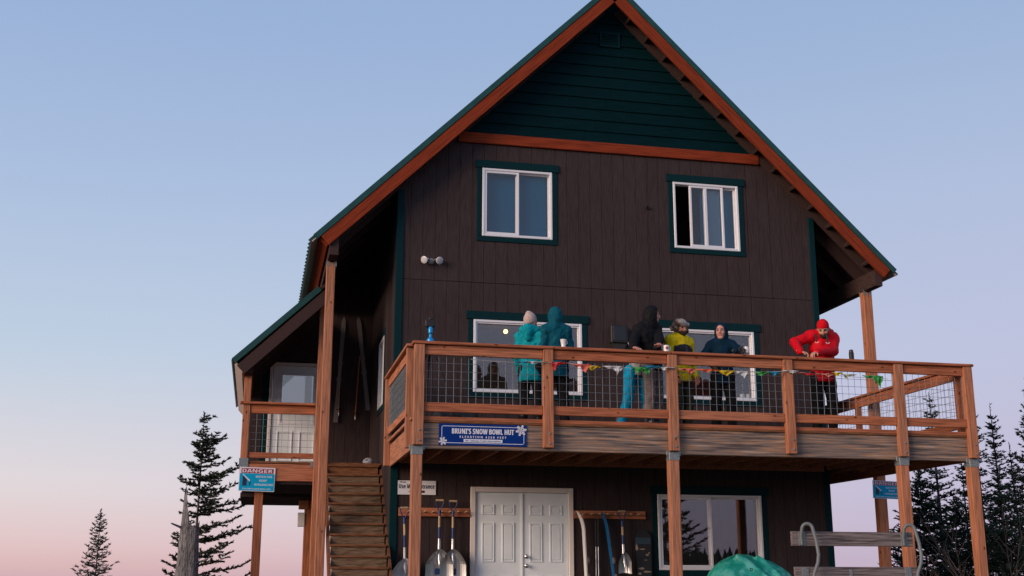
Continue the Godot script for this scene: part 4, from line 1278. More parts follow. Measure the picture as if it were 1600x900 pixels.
	# red jacket and beanie, working on something on the rail
	var b6: Vector3 = g.call(1284, 560, 2.42)
	person("bearded person in bright red padded jacket and red beanie at the railing", {"at": b6, "turn": -6, "head_turn": -30, "head_down": 32, "tall": 1.72, "head": "beanie", "round": true, "hat": cloth(0.62, 0.006, 0.014, 0.85, 0.6, 5.0), "beard": hair, "skin": Color(0.50, 0.26, 0.18),
		"jacket": cloth(0.62, 0.004, 0.014, 0.6, 0.5), "hood": cloth(0.42, 0.004, 0.012, 0.6, 0.5), "trousers": black, "hem": 0.80, "boots": M.black, "crumple": 0.012, "puff": 0.028, "fold": 8.0,
		"joints": {"neck": wp(1289, 521, 2.47), "head": wp(1286.0, 514.5, 2.55), "shR": wp(1267, 526, 2.44), "elR": wp(1242, 535, 2.44), "wrR": wp(1250, 549, 2.72), "shL": wp(1302, 530, 2.42), "elL": wp(1302.5, 548, 2.52), "wrL": wp(1276, 551, 2.78)},
		"handR": [Vector3(0.75, -0.35, 0.5), Vector3(0.2, -0.9, 0.2), Vector3(0.3, 0.3, 0.9), 0.7], "handL": [Vector3(-0.8, -0.25, 0.5), Vector3(-0.2, -0.9, 0.1), Vector3(-0.3, 0.4, 0.9), 0.7]})
	# white strap loops on the red jacket's chest
	var red := get_child(get_child_count() - 1) as Node3D
	for u in [[1276, 534], [1293, 535]]:
		var lp := MB.new()
		var c0 := wp(u[0], u[1], 2.685) - red.position
		var pth := []
		for i in 7:
			var a := PI + PI * i / 6.0
			pth.append(c0 + Vector3(cos(a) * 0.026, sin(a) * 0.018, 0.004))
		lp.tube(pth, [0.0055], 6)
		part(red, "strap_loop", lp.done(), M.white)
		lp = MB.new()
		lp.tube([c0 + Vector3(0.0, 0.01, -0.012), c0 + Vector3(0.005, 0.06, -0.01), c0 + Vector3(0.008, 0.12, -0.04)], [0.014], 6)
		part(red, "strap", lp.done(), M.black)
	# cups and bottles
	var mug := func(called: String, label: String, at: Vector3, prof: Array, handle: float, turn: float, m: Material) -> Node3D:
		var t := thing(called, label, "mug", at, "")
		var b := MB.new()
		b.lathe(prof, 24)
		part(t, "cup", b.done(), m)
		if handle > 0.0:
			var path := []
			for i in 9:
				var a := -PI * 0.5 + PI * i / 8.0
				path.append(Vector3(cos(turn) * (prof[3].x - 0.004 + cos(a) * 0.028), handle + sin(a) * 0.028, sin(turn) * (prof[3].x - 0.004 + cos(a) * 0.028)))
			var h := MB.new()
			h.tube(path, [0.005], 8)
			part(t, "handle", h.done(), m)
		return t
	var tall_prof := [Vector2(0.0, 0.0), Vector2(0.030, 0.0), Vector2(0.033, 0.04), Vector2(0.039, 0.08), Vector2(0.046, 0.11), Vector2(0.042, 0.11), Vector2(0.034, 0.08), Vector2(0.028, 0.01), Vector2(0.0, 0.01)]
	var mug_prof := [Vector2(0.0, 0.0), Vector2(0.036, 0.0), Vector2(0.040, 0.006), Vector2(0.040, 0.09), Vector2(0.037, 0.09), Vector2(0.036, 0.012), Vector2(0.0, 0.01)]
	var c1 := wp(881, 538, 2.97)
	mug.call("mug", "tall flared white mug on the railing before the teal hooded person", Vector3(c1.x, 3.843, 2.95), tall_prof, 0.075, -0.3, M.ceramic)
	var c2 := wp(1042, 545, 2.97)
	var m2: Node3D = mug.call("mug", "white printed mug on the railing before the yellow jacket", Vector3(c2.x, 3.843, 2.95), mug_prof, 0.048, 0.0, M.ceramic)
	for e in [[-0.45, Color(0.45, 0.03, 0.02)], [0.15, Color(0.02, 0.02, 0.03)]]:
		var pb := MB.new()
		for k in 5:
			var a0: float = PI * 0.5 - 0.25 + e[0] * -1.0 + k * 0.1
			var a1 := a0 + 0.1
			pb.quad(Vector3(cos(a1) * 0.0408, 0.028, sin(a1) * 0.0408), Vector3(cos(a0) * 0.0408, 0.028, sin(a0) * 0.0408), Vector3(cos(a0) * 0.0408, 0.068, sin(a0) * 0.0408), Vector3(cos(a1) * 0.0408, 0.068, sin(a1) * 0.0408))
		part(m2, "print", pb.done(), mat(lin(e[1].r, e[1].g, e[1].b), 0.4))
	mug.call("mug", "white cup held in the black glove", cup - Vector3(0, 0.045, 0), mug_prof, 0.0, 0.0, M.ceramic)
	var bt := thing("flask", "small black insulated flask standing on the railing", "flask", Vector3(wp(1331, 557, 2.95).x, 3.843, 2.94))
	var fb := MB.new()
	fb.lathe([Vector2(0, 0), Vector2(0.034, 0), Vector2(0.036, 0.006), Vector2(0.036, 0.10), Vector2(0.032, 0.112)], 20)
	part(bt, "bottle", fb.done(), M.black)
	var fc := MB.new()
	fc.lathe([Vector2(0.030, 0.112), Vector2(0.031, 0.135), Vector2(0.024, 0.148), Vector2(0.0, 0.15)], 20)
	part(bt, "cap", fc.done(), mat(lin(0.02, 0.024, 0.028), 0.35))

# ---------------------------------------------------------------- signs and lettering
func text(parent: Node3D, words: String, m: Material, mid: Vector3, width: float, height: float, weight := 700, font := "Droid Sans", spread := 0.0) -> void:
	var sf := SystemFont.new()
	sf.font_names = PackedStringArray([font])
	sf.font_weight = 700
	var f := FontVariation.new()
	f.base_font = sf
	f.variation_embolden = 0.0
	var t := TextMesh.new()
	t.font = f
	t.font_size = 64
	t.pixel_size = 0.01
	t.depth = 0.01
	t.curve_step = 4.0
	t.text = words
	var a := t.get_aabb()
	var sx := width / maxf(a.size.x, 0.01)
	var sy := height / maxf(a.size.y, 0.01)
	var c := a.get_center()
	var o := part(parent, "lettering", t, m)
	o.scale = Vector3(sx, sy, 0.2)
	o.position = mid - Vector3(c.x * sx, c.y * sy, c.z * 0.2)
	if weight >= 900:                      # a heavier face: the same letters laid twice, a little apart
		o.position.x -= 0.0014
		var o2 := part(parent, "lettering", t, m)
		o2.scale = o.scale
		o2.position = o.position + Vector3(0.0028, 0, 0.0003)

func flat_box(parent: Node3D, called: String, x0: float, x1: float, y0: float, y1: float, z0: float, z1: float, m: Material) -> void:
	var b := MB.new()
	b.box(Vector3(x0, y0, z0), Vector3(x1, y1, z1), 0.0)
	part(parent, called, b.done(), m)

func snowflake(parent: Node3D, c: Vector3, r: float, m: Material) -> void:
	var b := MB.new()
	for k in 6:
		var a := TAU * k / 6.0 + 0.2
		var d := Vector3(cos(a), sin(a), 0)
		var n := Vector3(-d.y, d.x, 0)
		b.box(Vector3(0, -r * 0.07, -0.001), Vector3(r, r * 0.07, 0.001), 0.0, Transform3D(Basis(d, n, Vector3.BACK), c))
		for q in [0.35, 0.6, 0.82]:
			for s in [-1.0, 1.0]:
				var e: Vector3 = (d * 0.55 + n * s * 0.83).normalized()
				b.box(Vector3(0, -r * 0.055, -0.001), Vector3(r * (0.42 - q * 0.25), r * 0.055, 0.0008), 0.0, Transform3D(Basis(e, Vector3(-e.y, e.x, 0), Vector3.BACK), c + d * r * q))
	part(parent, "snowflake", b.done(), m)

func danger_sign(at: Vector3, w: float, h: float, turn: float, label: String) -> void:
	var t := thing("danger_sign", label, "sign", at, "roof avalanche warning signs")
	t.rotation.z = turn
	bx_local(t, "plate", Vector3(-w * 0.5, -h * 0.5, -0.006), Vector3(w * 0.5, h * 0.5, 0.0), M.sign_white, 0.002)
	flat_box(t, "panel", -w * 0.485, w * 0.485, -h * 0.475, h * 0.24, 0.0, 0.0012, M.sign_cyan)
	flat_box(t, "banner", -w * 0.45, w * 0.45, h * 0.25, h * 0.455, 0.0, 0.0014, M.sign_red)
	text(t, "DANGER", M.sign_white, Vector3(0, h * 0.353, 0.0022), w * 0.84, h * 0.145, 800)
	text(t, "WATCH FOR", M.sign_white, Vector3(w * 0.19, h * 0.115, 0.0020), w * 0.46, h * 0.085)
	text(t, "ROOF", M.sign_white, Vector3(w * 0.17, h * -0.045, 0.0020), w * 0.21, h * 0.085)
	text(t, "AVALANCHES", M.sign_white, Vector3(w * 0.19, h * -0.215, 0.0020), w * 0.52, h * 0.085)
	text(t, "STAY AWAY FROM ROOF LINE", M.sign_white, Vector3(0.0, h * -0.40, 0.0020), w * 0.78, h * 0.055)
	var b := MB.new()
	b.prism([Vector2(-0.40 * w, -0.28 * h), Vector2(-0.28 * w, -0.28 * h), Vector2(-0.28 * w, -0.02 * h), Vector2(-0.40 * w, 0.17 * h)], 0.0012, 0.0020)
	b.prism([Vector2(-0.21 * w, -0.29 * h), Vector2(-0.17 * w, -0.20 * h), Vector2(-0.18 * w, -0.06 * h), Vector2(-0.21 * w, -0.12 * h)], 0.0012, 0.0020)
	part(t, "pictogram", b.done(), M.sign_dark)
	var s := MB.new()
	s.prism([Vector2(-0.40 * w, 0.17 * h), Vector2(-0.20 * w, -0.10 * h), Vector2(-0.19 * w, -0.04 * h), Vector2(-0.40 * w, 0.22 * h)], 0.0012, 0.0022)
	part(t, "pictogram_snow", s.done(), M.sign_white)

func bx_local(parent: Node3D, called: String, lo: Vector3, hi: Vector3, m: Material, bev := 0.004) -> MeshInstance3D:
	return part(parent, called, boxm((hi - lo).abs(), bev), m, Transform3D(Basis.IDENTITY, (lo + hi) * 0.5))

func build_signs() -> void:
	var a := wp(686, 658.5, 2.925)
	var b := wp(823, 697, 2.925)
	var c := (a + b) * 0.5
	var w := b.x - a.x
	var h := 0.285
	var t := thing("name_sign", "navy blue name sign with white lettering and snowflakes on the deck edge", "sign", Vector3(c.x, 2.615, 2.925))
	bx_local(t, "plate", Vector3(-w * 0.5, -h * 0.5, -0.012), Vector3(w * 0.5, h * 0.5, 0.0), M.navy, 0.002)
	var bl := MB.new()
	var pts := []
	var rx := w * 0.47
	var ry := h * 0.40
	var r := 0.028
	for q in [[rx - r, ry - r, 0.0], [-rx + r, ry - r, 0.5], [-rx + r, -ry + r, 1.0], [rx - r, -ry + r, 1.5]]:
		for k in 5:
			var an: float = PI * q[2] + PI * 0.5 * k / 4.0
			pts.append(Vector2(q[0] + cos(an) * r, q[1] + sin(an) * r))
	for i in pts.size():
		var p: Vector2 = pts[i]
		var n: Vector2 = pts[(i + 1) % pts.size()]
		var pi2: Vector2 = p - p.normalized() * 0.0
		var d := (n - p).normalized()
		var o := Vector2(-d.y, d.x) * 0.007
		bl.quad(Vector3(p.x, p.y, 0.0014), Vector3(n.x, n.y, 0.0014), Vector3(n.x + o.x, n.y + o.y, 0.0014), Vector3(p.x + o.x, p.y + o.y, 0.0014))
	part(t, "border", bl.done(), M.sign_white)
	text(t, "BRUNI'S SNOW BOWL HUT", M.sign_white, Vector3(-w * 0.0, h * 0.16, 0.002), w * 0.705, h * 0.25, 900)
	text(t, "E L E V A T I O N   4 2 5 0   F E E T", M.sign_white, Vector3(0.0, -h * 0.10, 0.002), w * 0.53, h * 0.105, 700)
	flat_box(t, "strip", -w * 0.22, w * 0.22, -h * 0.345, -h * 0.20, 0.0, 0.0014, M.sign_white)
	text(t, "Mt. Tahoma Trails Association", mat(lin(0.12, 0.16, 0.30), 0.5), Vector3(0, -h * 0.272, 0.002), w * 0.40, h * 0.085)
	snowflake(t, Vector3(w * 0.435, h * 0.26, 0.003), 0.075, M.sign_white)
	snowflake(t, Vector3(-w * 0.455, -h * 0.32, 0.003), 0.056, M.sign_white)
	# use main entrance
	var e := thing("entrance_sign", "white sign reading Use Main Entrance above the shovels", "sign", (wp(621, 751, 0.02) + wp(681, 773, 0.02)) * 0.5)
	w = 0.60
	h = 0.215
	bx_local(e, "plate", Vector3(-w * 0.5, -h * 0.5, -0.008), Vector3(w * 0.5, h * 0.5, 0.0), M.sign_white, 0.002)
	text(e, "Use Main Entrance", M.sign_dark, Vector3(0.0, h * 0.10, 0.002), w * 0.92, h * 0.33, 500)
	text(e, "Please", M.sign_dark, Vector3(-w * 0.36, h * 0.40, 0.002), w * 0.16, h * 0.10, 400)
	var ar := MB.new()
	ar.prism([Vector2(-0.21 * w, -0.28 * h), Vector2(-0.11 * w, -0.42 * h), Vector2(-0.11 * w, -0.14 * h)], 0.0, 0.0016)
	ar.prism([Vector2(-0.11 * w, -0.36 * h), Vector2(0.21 * w, -0.36 * h), Vector2(0.21 * w, -0.20 * h), Vector2(-0.11 * w, -0.20 * h)], 0.0, 0.0016)
	part(e, "arrow", ar.done(), M.sign_dark)
	danger_sign((wp(374, 730, -1.40) + wp(429, 768, -1.40)) * 0.5, 0.57, 0.385, -0.02, "blue danger sign warning of roof avalanches on the stair landing")
	danger_sign(wp(1362, 751, -0.09) + Vector3(0.27, -0.15, 0), 0.52, 0.30, -0.03, "blue danger sign on the post under the right end of the deck")

# ---------------------------------------------------------------- prayer flags
func build_flags() -> void:
	var t := thing("prayer_flags", "string of faded multicoloured prayer flags tied along the railing", "flags")
	var z := 3.012
	var knots := [[735, 561], [800, 566], [857, 566.5], [880, 566.5], [960, 574], [1051, 575], [1140, 581], [1233, 580], [1300, 586], [1387, 592]]
	var path := []
	for i in knots.size() - 1:
		var p := wp(knots[i][0], knots[i][1], z)
		var q := wp(knots[i + 1][0], knots[i + 1][1], z)
		for k in 6:
			var s := k / 6.0
			path.append(p.lerp(q, s) - Vector3(0, sin(s * PI) * 0.006, 0))
	path.append(wp(1387, 592, z))
	tubes(t, "cord", [path], 0.0035, mat(lin(0.45, 0.40, 0.36), 0.9), 6)
	var R := Color(0.42, 0.03, 0.035)
	var K := Color(0.52, 0.13, 0.10)
	var Y := Color(0.50, 0.36, 0.02)
	var Wt := Color(0.50, 0.50, 0.50)
	var G := Color(0.05, 0.26, 0.07)
	var B := Color(0.02, 0.22, 0.34)
	var O := Color(0.62, 0.12, 0.035)
	var Pc := Color(0.60, 0.28, 0.20)
	# u, half width, drop (pixels), lean, colour, v of the cord
	var fl := [[815, 14, 3, 0, B, 566], [838, 16, 4, 0, Wt, 566], [875, 11, 17, -8, R, 567], [906, 15, 17, 6, K, 570], [927, 12, 9, 2, Y, 573], [958, 15, 16, 2, Wt, 573], [1000, 14, 12, -2, G, 575], [1003, 10, 17, 8, G, 576], [1020, 16, 6, -6, B, 573], [1045, 12, 6, -6, Wt, 575], [1073, 13, 12, 0, K, 577], [1104, 18, 6, 8, O, 578], [1133, 16, 11, 4, Y, 580], [1158, 13, 13, -1, Wt, 581], [1189, 15, 8, 6, G, 582], [1212, 12, 7, -2, B, 582], [1236, 14, 6, -2, Wt, 580], [1262, 18, 5, 0, R, 584], [1287, 17, 5, 0, Pc, 585], [1308, 9, 8, 2, Y, 583], [1326, 12, 8, 0, Color(0.34, 0.36, 0.24), 586], [1361, 14, 18, 4, G, 588], [1371, 8, 26, 6, G, 589]]
	for e in fl:
		var c := wp(e[0], e[5], z)
		var k := 0.0082
		var hw: float = e[1] * k * 1.3
		var dr: float = e[2] * k * 0.85
		var b := MB.new()
		var nx := 8
		var ny := 5
		var P := func(i: int, jj: int) -> Vector3:
			var s := i / float(nx) * 2.0 - 1.0
			var v := jj / float(ny)
			var low: float = sin(e[0] * 1.7) * 0.55
			var taper: float = lerpf(1.0, 0.55, v)
			var edge: float = maxf(0.12, 1.0 - absf(s - low) * (0.85 + 0.5 * absf(low))) + 0.10 * sin(s * 11.0 + e[0])
			return Vector3(s * hw * taper + e[3] * k * v * 0.7, 0.010 * (1.0 - v) - v * dr * maxf(0.25, edge), 0.010 + 0.016 * sin(s * 7.0 + v * 3.0 + e[0]) * (0.3 + v) + 0.010 * sin(v * 8.0 + s * 3.0))
		for i in nx:
			for jj in ny:
				b.quad(P.call(i, jj + 1), P.call(i + 1, jj + 1), P.call(i + 1, jj), P.call(i, jj))
		var key := "flag%s" % e[4]
		if not M.has(key): M[key] = cloth(minf(0.8, e[4].r * 1.2), minf(0.8, e[4].g * 1.2), minf(0.8, e[4].b * 1.2), 0.9, 0.4, 6.0)
		part(t, "flag", b.done(), M[key], Transform3D(Basis.IDENTITY, c))

# ---------------------------------------------------------------- shovels, skis and things on the wall
func peg_rack(x0: float, x1: float, y0: float, y1: float, label: String) -> void:
	var t := thing("peg_rack", label, "rack", Vector3(x0, y0, 0.002))
	bx(t, "board", Vector3(x0, y0, 0.002), Vector3(x1, y1, 0.040), M.wx1, 0.005)
	bx(t, "lip", Vector3(x0, y0, 0.041), Vector3(x1, y0 + 0.035, 0.052), M.wx0, 0.004)
	var x := x0 + 0.14
	while x < x1 - 0.05:
		var b := MB.new()
		b.tube([Vector3.ZERO, Vector3(0, 0.012, 0.10)], [0.013], 8)
		part(t, "peg", b.done(), M.ash, Transform3D(Basis.IDENTITY, Vector3(x, (y0 + y1) * 0.5, 0.04) - t.position))
		x += 0.128

func shovel(label: String, u: float, top: float, scoop_w: float, blade_top: float, metal: Material, lean := 0.0, blade_len := 0.42) -> void:
	# hangs with its D grip over two pegs; x and heights in metres on the wall
	var t := thing("snow_shovel", label, "shovel", Vector3(u, 0, 0.13), "shovels hanging on the wall")
	t.rotation.z = lean
	var b := MB.new()
	b.tube([Vector3(-0.058, top, 0), Vector3(0.058, top, 0)], [0.017], 10)
	part(t, "grip", b.done(), M.ash)
	b = MB.new()
	b.tube([Vector3(-0.062, top, 0), Vector3(-0.058, top - 0.05, 0), Vector3(-0.03, top - 0.12, 0), Vector3(0.0, top - 0.17, 0)], [0.009], 8)
	b.tube([Vector3(0.062, top, 0), Vector3(0.058, top - 0.05, 0), Vector3(0.03, top - 0.12, 0), Vector3(0.0, top - 0.17, 0)], [0.009], 8)
	b.tube([Vector3(0, top - 0.15, 0), Vector3(0, top - 0.24, 0)], [0.021], 10)
	part(t, "yoke", b.done(), M.blue_paint)
	var L := top - 0.2 - blade_top
	b = MB.new()
	b.tube([Vector3(0, top - 0.2, 0), Vector3(0, top - 0.2 - L * 0.42, 0.0)], [0.018], 10)
	part(t, "shaft", b.done(), M.ash)
	b = MB.new()
	b.tube([Vector3(0, top - 0.2 - L * 0.36, 0), Vector3(0, top - 0.2 - L * 0.68, 0.0)], [0.0195], 10)
	part(t, "sleeve", b.done(), M.blue_paint)
	b = MB.new()
	b.tube([Vector3(0, top - 0.2 - L * 0.66, 0), Vector3(0, blade_top, 0.0), Vector3(0, blade_top - 0.12, 0.045), Vector3(0, blade_top - 0.20, 0.05)], [0.020, 0.024, 0.026, 0.008], 10)
	part(t, "socket", b.done(), metal)
	# scooped blade: a curved sheet with thickness
	b = MB.new()
	var nx := 14
	var ny := 14
	var P := func(i: int, jj: int, back: float) -> Vector3:
		var s := i / float(nx) * 2.0 - 1.0
		var v := jj / float(ny)
		var hw := scoop_w * 0.5 * minf(1.0, sqrt(maxf(0.0, v + 0.02)) * 1.55) * (1.0 + 0.10 * v)
		var cup := (s * s) * 0.075 + (1.0 - v) * (1.0 - v) * 0.05
		var ridge := 0.010 * exp(-pow((absf(s) - 0.38) * 9.0, 2.0)) * minf(1.0, v * 3.0)
		var rib: float = 0.018 * exp(-s * s * 40.0) * maxf(0.0, 1.0 - v * 2.0)
		return Vector3(s * hw, blade_top + 0.02 - v * blade_len - (1.0 - s * s) * -0.02, cup + ridge + rib - back - 0.02)
	for i in nx:
		for jj in ny:
			b.quad(P.call(i, jj + 1, 0.0), P.call(i + 1, jj + 1, 0.0), P.call(i + 1, jj, 0.0), P.call(i, jj, 0.0))
			b.quad(P.call(i, jj, 0.003), P.call(i + 1, jj, 0.003), P.call(i + 1, jj + 1, 0.003), P.call(i, jj + 1, 0.003))
	for i in nx: b.quad(P.call(i, ny, 0.003), P.call(i + 1, ny, 0.003), P.call(i + 1, ny, 0.0), P.call(i, ny, 0.0))
	part(t, "blade", b.done(), metal)
	if scoop_w > 0.3: flat_box(t, "sticker", -0.055, 0.055, blade_top - 0.34, blade_top - 0.25, 0.0, 0.010, M.blue_paint)

func ski(label: String, base: Vector3, top: Vector3, w: float, m: Material, side: Vector3, group: String, binding := true, tip := 0.12) -> void:
	# a ski from tail (base) to tip (top), its flat across 'side'
	var t := thing("ski", label, "ski", base, group)
	var d := (top - base)
	var L := d.length()
	d /= L
	side = (side - d * side.dot(d)).normalized()
	var n := d.cross(side).normalized()
	var b := MB.new()
	var N := 24
	var ring := func(i: int) -> Array:
		var s := i / float(N)
		var hw := w * 0.5 * (0.80 + 0.25 * pow(absf(s - 0.45) * 2.0, 2.0))
		if s > 0.9: hw *= sqrt(maxf(0.02, 1.0 - pow((s - 0.9) / 0.1, 2.0)))
		var lift := tip * pow(maxf(0.0, (s - 0.82) / 0.18), 2.0)
		var th := 0.011 - 0.006 * absf(s - 0.5)
		var c := d * (s * L) + n * lift
		return [c - side * hw - n * th, c + side * hw - n * th, c + side * hw + n * th, c - side * hw + n * th]
	for i in N:
		var p: Array = ring.call(i)
		var q: Array = ring.call(i + 1)
		var mid := Vector3.ZERO
		for k in 4: mid += (p[k] + q[k]) / 8.0
		for k in 4: b.facing([p[k], p[(k + 1) % 4], q[(k + 1) % 4], q[k]], mid)
	part(t, "blade", b.done(), m)
	if binding:
		for e in [0.40, 0.55]:
			var bb := MB.new()
			bb.box(Vector3(-w * 0.5, -0.05, 0.0), Vector3(w * 0.5, 0.05, 0.05), 0.01, Transform3D(Basis(side, d, n), d * L * e))
			bb.tube([d * L * e + side * w * 0.7 + n * 0.03, d * L * e - side * w * 0.7 + n * 0.03], [0.014], 8)
			part(t, "binding", bb.done(), M.grey_plastic)

func build_gear() -> void:
	M.grey_plastic = mat(lin(0.16, 0.16, 0.17), 0.5)
	peg_rack(0.116, 1.23, 1.69, 1.82, "orange peg board holding the scoop shovels left of the entrance")
	peg_rack(2.90, 4.08, 1.685, 1.81, "orange peg board with skis right of the entrance")
	shovel("large aluminium scoop shovel hanging farther from the entrance door", 0.735, 1.93, 0.40, 1.16, M.alu, 0.0, 0.5)
	shovel("large aluminium scoop shovel hanging closer to the entrance door", 0.945, 1.92, 0.38, 1.16, M.alu, 0.0, 0.5)
	shovel("wide white scoop shovel behind the deck post", 0.245, 1.81, 0.42, 1.02, mat(lin(0.55, 0.55, 0.54), 0.4, 0.2), 0.03, 0.5)
	shovel("small aluminium digging shovel on the ski rack", wp(974, 800, 0.1).x, 1.80, 0.20, 1.13, M.alu, 0.02, 0.32)
	# skis, poles and snowboard on the right rack
	var sb := wp(916, 900, 0.12)
	ski("white ski with curved tip hanging beside the entrance", Vector3(sb.x + 0.03, 0.10, 0.12), Vector3(wp(910, 806, 0.14).x, 1.80, 0.16), 0.09, M.white, Vector3(0.25, 0, 1), "skis hanging on the wall", true, -0.10)
	ski("slim blue ski hanging from the ski rack", Vector3(wp(963, 900, 0.12).x + 0.05, 0.10, 0.12), Vector3(wp(946, 805, 0.14).x, 1.80, 0.10), 0.075, M.blue_ski, Vector3(0.2, 0, 1), "skis hanging on the wall", true, -0.06)
	var pz := 0.09
	var pt := wp(932, 800, pz)
	var pol := thing("ski_poles", "pair of black ski poles with wrist straps on the ski rack", "ski poles", Vector3(pt.x, 0, pz))
	for dx in [-0.02, 0.02]:
		var q := MB.new()
		q.tube([Vector3(dx, 0.55, 0), Vector3(dx, 1.25, 0)], [0.008], 8)
		part(pol, "shaft", q.done(), M.alu)
		q = MB.new()
		q.tube([Vector3(dx, 1.25, 0), Vector3(dx, 1.60, 0.01), Vector3(dx * 1.4, 1.66, 0.02)], [0.014, 0.018, 0.013], 8)
		part(pol, "grip", q.done(), M.black)
		q = MB.new()
		q.tube([Vector3(dx, 1.62, 0.01), Vector3(dx - 0.02, 1.70, 0.02), Vector3(dx, 1.76, 0.03), Vector3(dx + 0.02, 1.70, 0.02), Vector3(dx, 1.62, 0.01)], [0.006], 6)
		part(pol, "strap", q.done(), M.black)
	# snowboard leaning on the wall
	var bt := wp(1006, 826, 0.12)
	var brd := thing("snowboard", "black snowboard with pale graphics leaning by the window", "snowboard", Vector3(bt.x, 0.0, 0.16))
	var mb := MB.new()
	var pts := []
	for i in 26:
		var a := PI * i / 25.0
		pts.append(Vector2(cos(a) * 0.135, 1.50 - 0.13 + sin(a) * 0.16))
	pts.append(Vector2(-0.115, 0.75)); pts.append(Vector2(-0.13, 0.03)); pts.append(Vector2(0.13, 0.03)); pts.append(Vector2(0.115, 0.75))
	mb.prism(pts, 0.0, 0.012)
	part(brd, "board", mb.done(), M.black)
	flat_box(brd, "graphic", -0.128, 0.128, 1.30, 1.40, 0.012, 0.0135, mat(lin(0.02, 0.04, 0.06), 0.4))
	for e in [[-0.11, 1.24, 0.022, 0.06, 0.36], [-0.02, 1.22, 0.05, 0.012, 0.30], [0.06, 1.13, 0.028, 0.022, 0.24], [0.09, 1.16, 0.014, 0.014, 0.34], [0.03, 1.05, 0.03, 0.012, 0.16], [-0.05, 0.92, 0.05, 0.02, 0.3], [0.05, 0.87, 0.07, 0.018, 0.28], [-0.08, 0.84, 0.03, 0.02, 0.32]]:
		var gm := MB.new()
		var gp2 := []
		for k in 9: gp2.append(Vector2(e[0] + cos(TAU * k / 9.0) * e[2], e[1] + sin(TAU * k / 9.0) * e[3] * (0.8 + 0.3 * sin(k * 2.1 + e[0] * 30.0))))
		gm.prism(gp2, 0.0121, 0.0135)
		part(brd, "graphic", gm.done(), mat(lin(e[4], e[4] * 0.75, e[4] * 0.55), 0.4))
	brd.rotation.x = -0.08
	# old skis and poles on the landing wall
	var dz := -3.76
	ski("old dark wooden ski on the landing wall nearer the porch post", wp(524, 660, dz), wp(538, 494, dz), 0.085, M.old_ski, Vector3.RIGHT, "old skis on the landing wall", true, 0.05)
	ski("old dark wooden ski on the landing wall nearer the window", wp(575, 641, dz), wp(560, 494, dz), 0.085, M.old_ski, Vector3.RIGHT, "old skis on the landing wall", true, 0.05)
	for e in [[529, 645, 532, 553, "old bamboo ski pole beside the old ski nearer the porch post"], [555, 651, 562, 557, "old bamboo ski pole beside the old ski nearer the side window"]]:
		var a := wp(e[0], e[1], dz)
		var b := wp(e[2], e[3], dz)
		var t := thing("bamboo_ski_pole", e[4], "ski pole", a, "bamboo ski poles on the landing wall")
		var q := MB.new()
		q.tube([Vector3.ZERO, b - a], [0.013], 8)
		part(t, "shaft", q.done(), mat(lin(0.46, 0.17, 0.05), 0.6))
		q = MB.new()
		q.tube([Vector3(0, 0.0, 0), Vector3(0, -0.06, 0)], [0.016, 0.007], 8)
		part(t, "ferrule", q.done(), M.white)
		q = MB.new()
		q.lathe([Vector2(0.045, 0.055), Vector2(0.055, 0.06), Vector2(0.045, 0.065), Vector2(0.035, 0.06), Vector2(0.045, 0.055)], 14)
		part(t, "basket", q.done(), M.black)
	# twin floodlight (unlit)
	var fc := wp(674, 408, 0.02)
	var fl := thing("floodlight", "small twin floodlight with two pale round heads on the brown wall", "floodlight", Vector3(fc.x, fc.y, 0.0))
	var base := MB.new()
	base.lathe([Vector2(0.0, 0.0), Vector2(0.05, 0.0), Vector2(0.05, 0.02), Vector2(0.02, 0.03), Vector2(0.0, 0.03)], 16, Vector3.ZERO, Basis(Vector3.RIGHT, PI / 2))
	part(fl, "base", base.done(), M.grey_plastic)
	for s in [-1.0, 1.0]:
		var hd := Vector3(0.12 * s, 0.0, 0.09)
		var q := MB.new()
		q.tube([Vector3(0.01 * s, 0.0, 0.02), Vector3(0.07 * s, 0.03, 0.05), hd + Vector3(-0.03 * s, 0.01, -0.02)], [0.012], 8)
		part(fl, "arm", q.done(), M.grey_plastic)
		var dir := Basis(Vector3.UP, 0.5 * s - 0.25) * Basis(Vector3.RIGHT, PI / 2 + 0.35)
		q = MB.new()
		q.lathe([Vector2(0.0, -0.085), Vector2(0.022, -0.085), Vector2(0.028, -0.04), Vector2(0.058, 0.0), Vector2(0.060, 0.02), Vector2(0.056, 0.022)], 20, hd, dir)
		part(fl, "head", q.done(), M.white)
		q = MB.new()
		q.lathe([Vector2(0.056, 0.020), Vector2(0.04, 0.028), Vector2(0.0, 0.032)], 20, hd, dir)
		part(fl, "lens", q.done(), mat(lin(0.62, 0.62, 0.64) if s < 0 else lin(0.40, 0.42, 0.46), 0.2))
	# black box on the wall by the deck
	var sp := thing("wall_box", "black box mounted on the wall between the deck windows", "box", Vector3(3.55, 4.42, 0.0))
	var q2 := MB.new()
	q2.box(Vector3(-0.02, 0.10, 0.002), Vector3(0.27, 0.40, 0.16), 0.015)
	part(sp, "case", q2.done(), M.black)
	q2 = MB.new()
	q2.prism([Vector2(0.0, 0.10), Vector2(0.25, 0.10), Vector2(0.21, 0.0), Vector2(0.06, 0.0)], 0.004, 0.13)
	part(sp, "bracket", q2.done(), M.rubber)
	q2 = MB.new()
	q2.box(Vector3(0.02, 0.14, 0.160), Vector3(0.23, 0.37, 0.166), 0.003)
	part(sp, "front_panel", q2.done(), mat(lin(0.010, 0.013, 0.018), 0.35))
	# pipe stub in the upper wall
	var pv := wp(1011, 325, 0.0)
	var pp := thing("vent_pipe", "small black pipe stub in the upper wall between the windows", "pipe", Vector3(pv.x, pv.y, 0.0))
	q2 = MB.new()
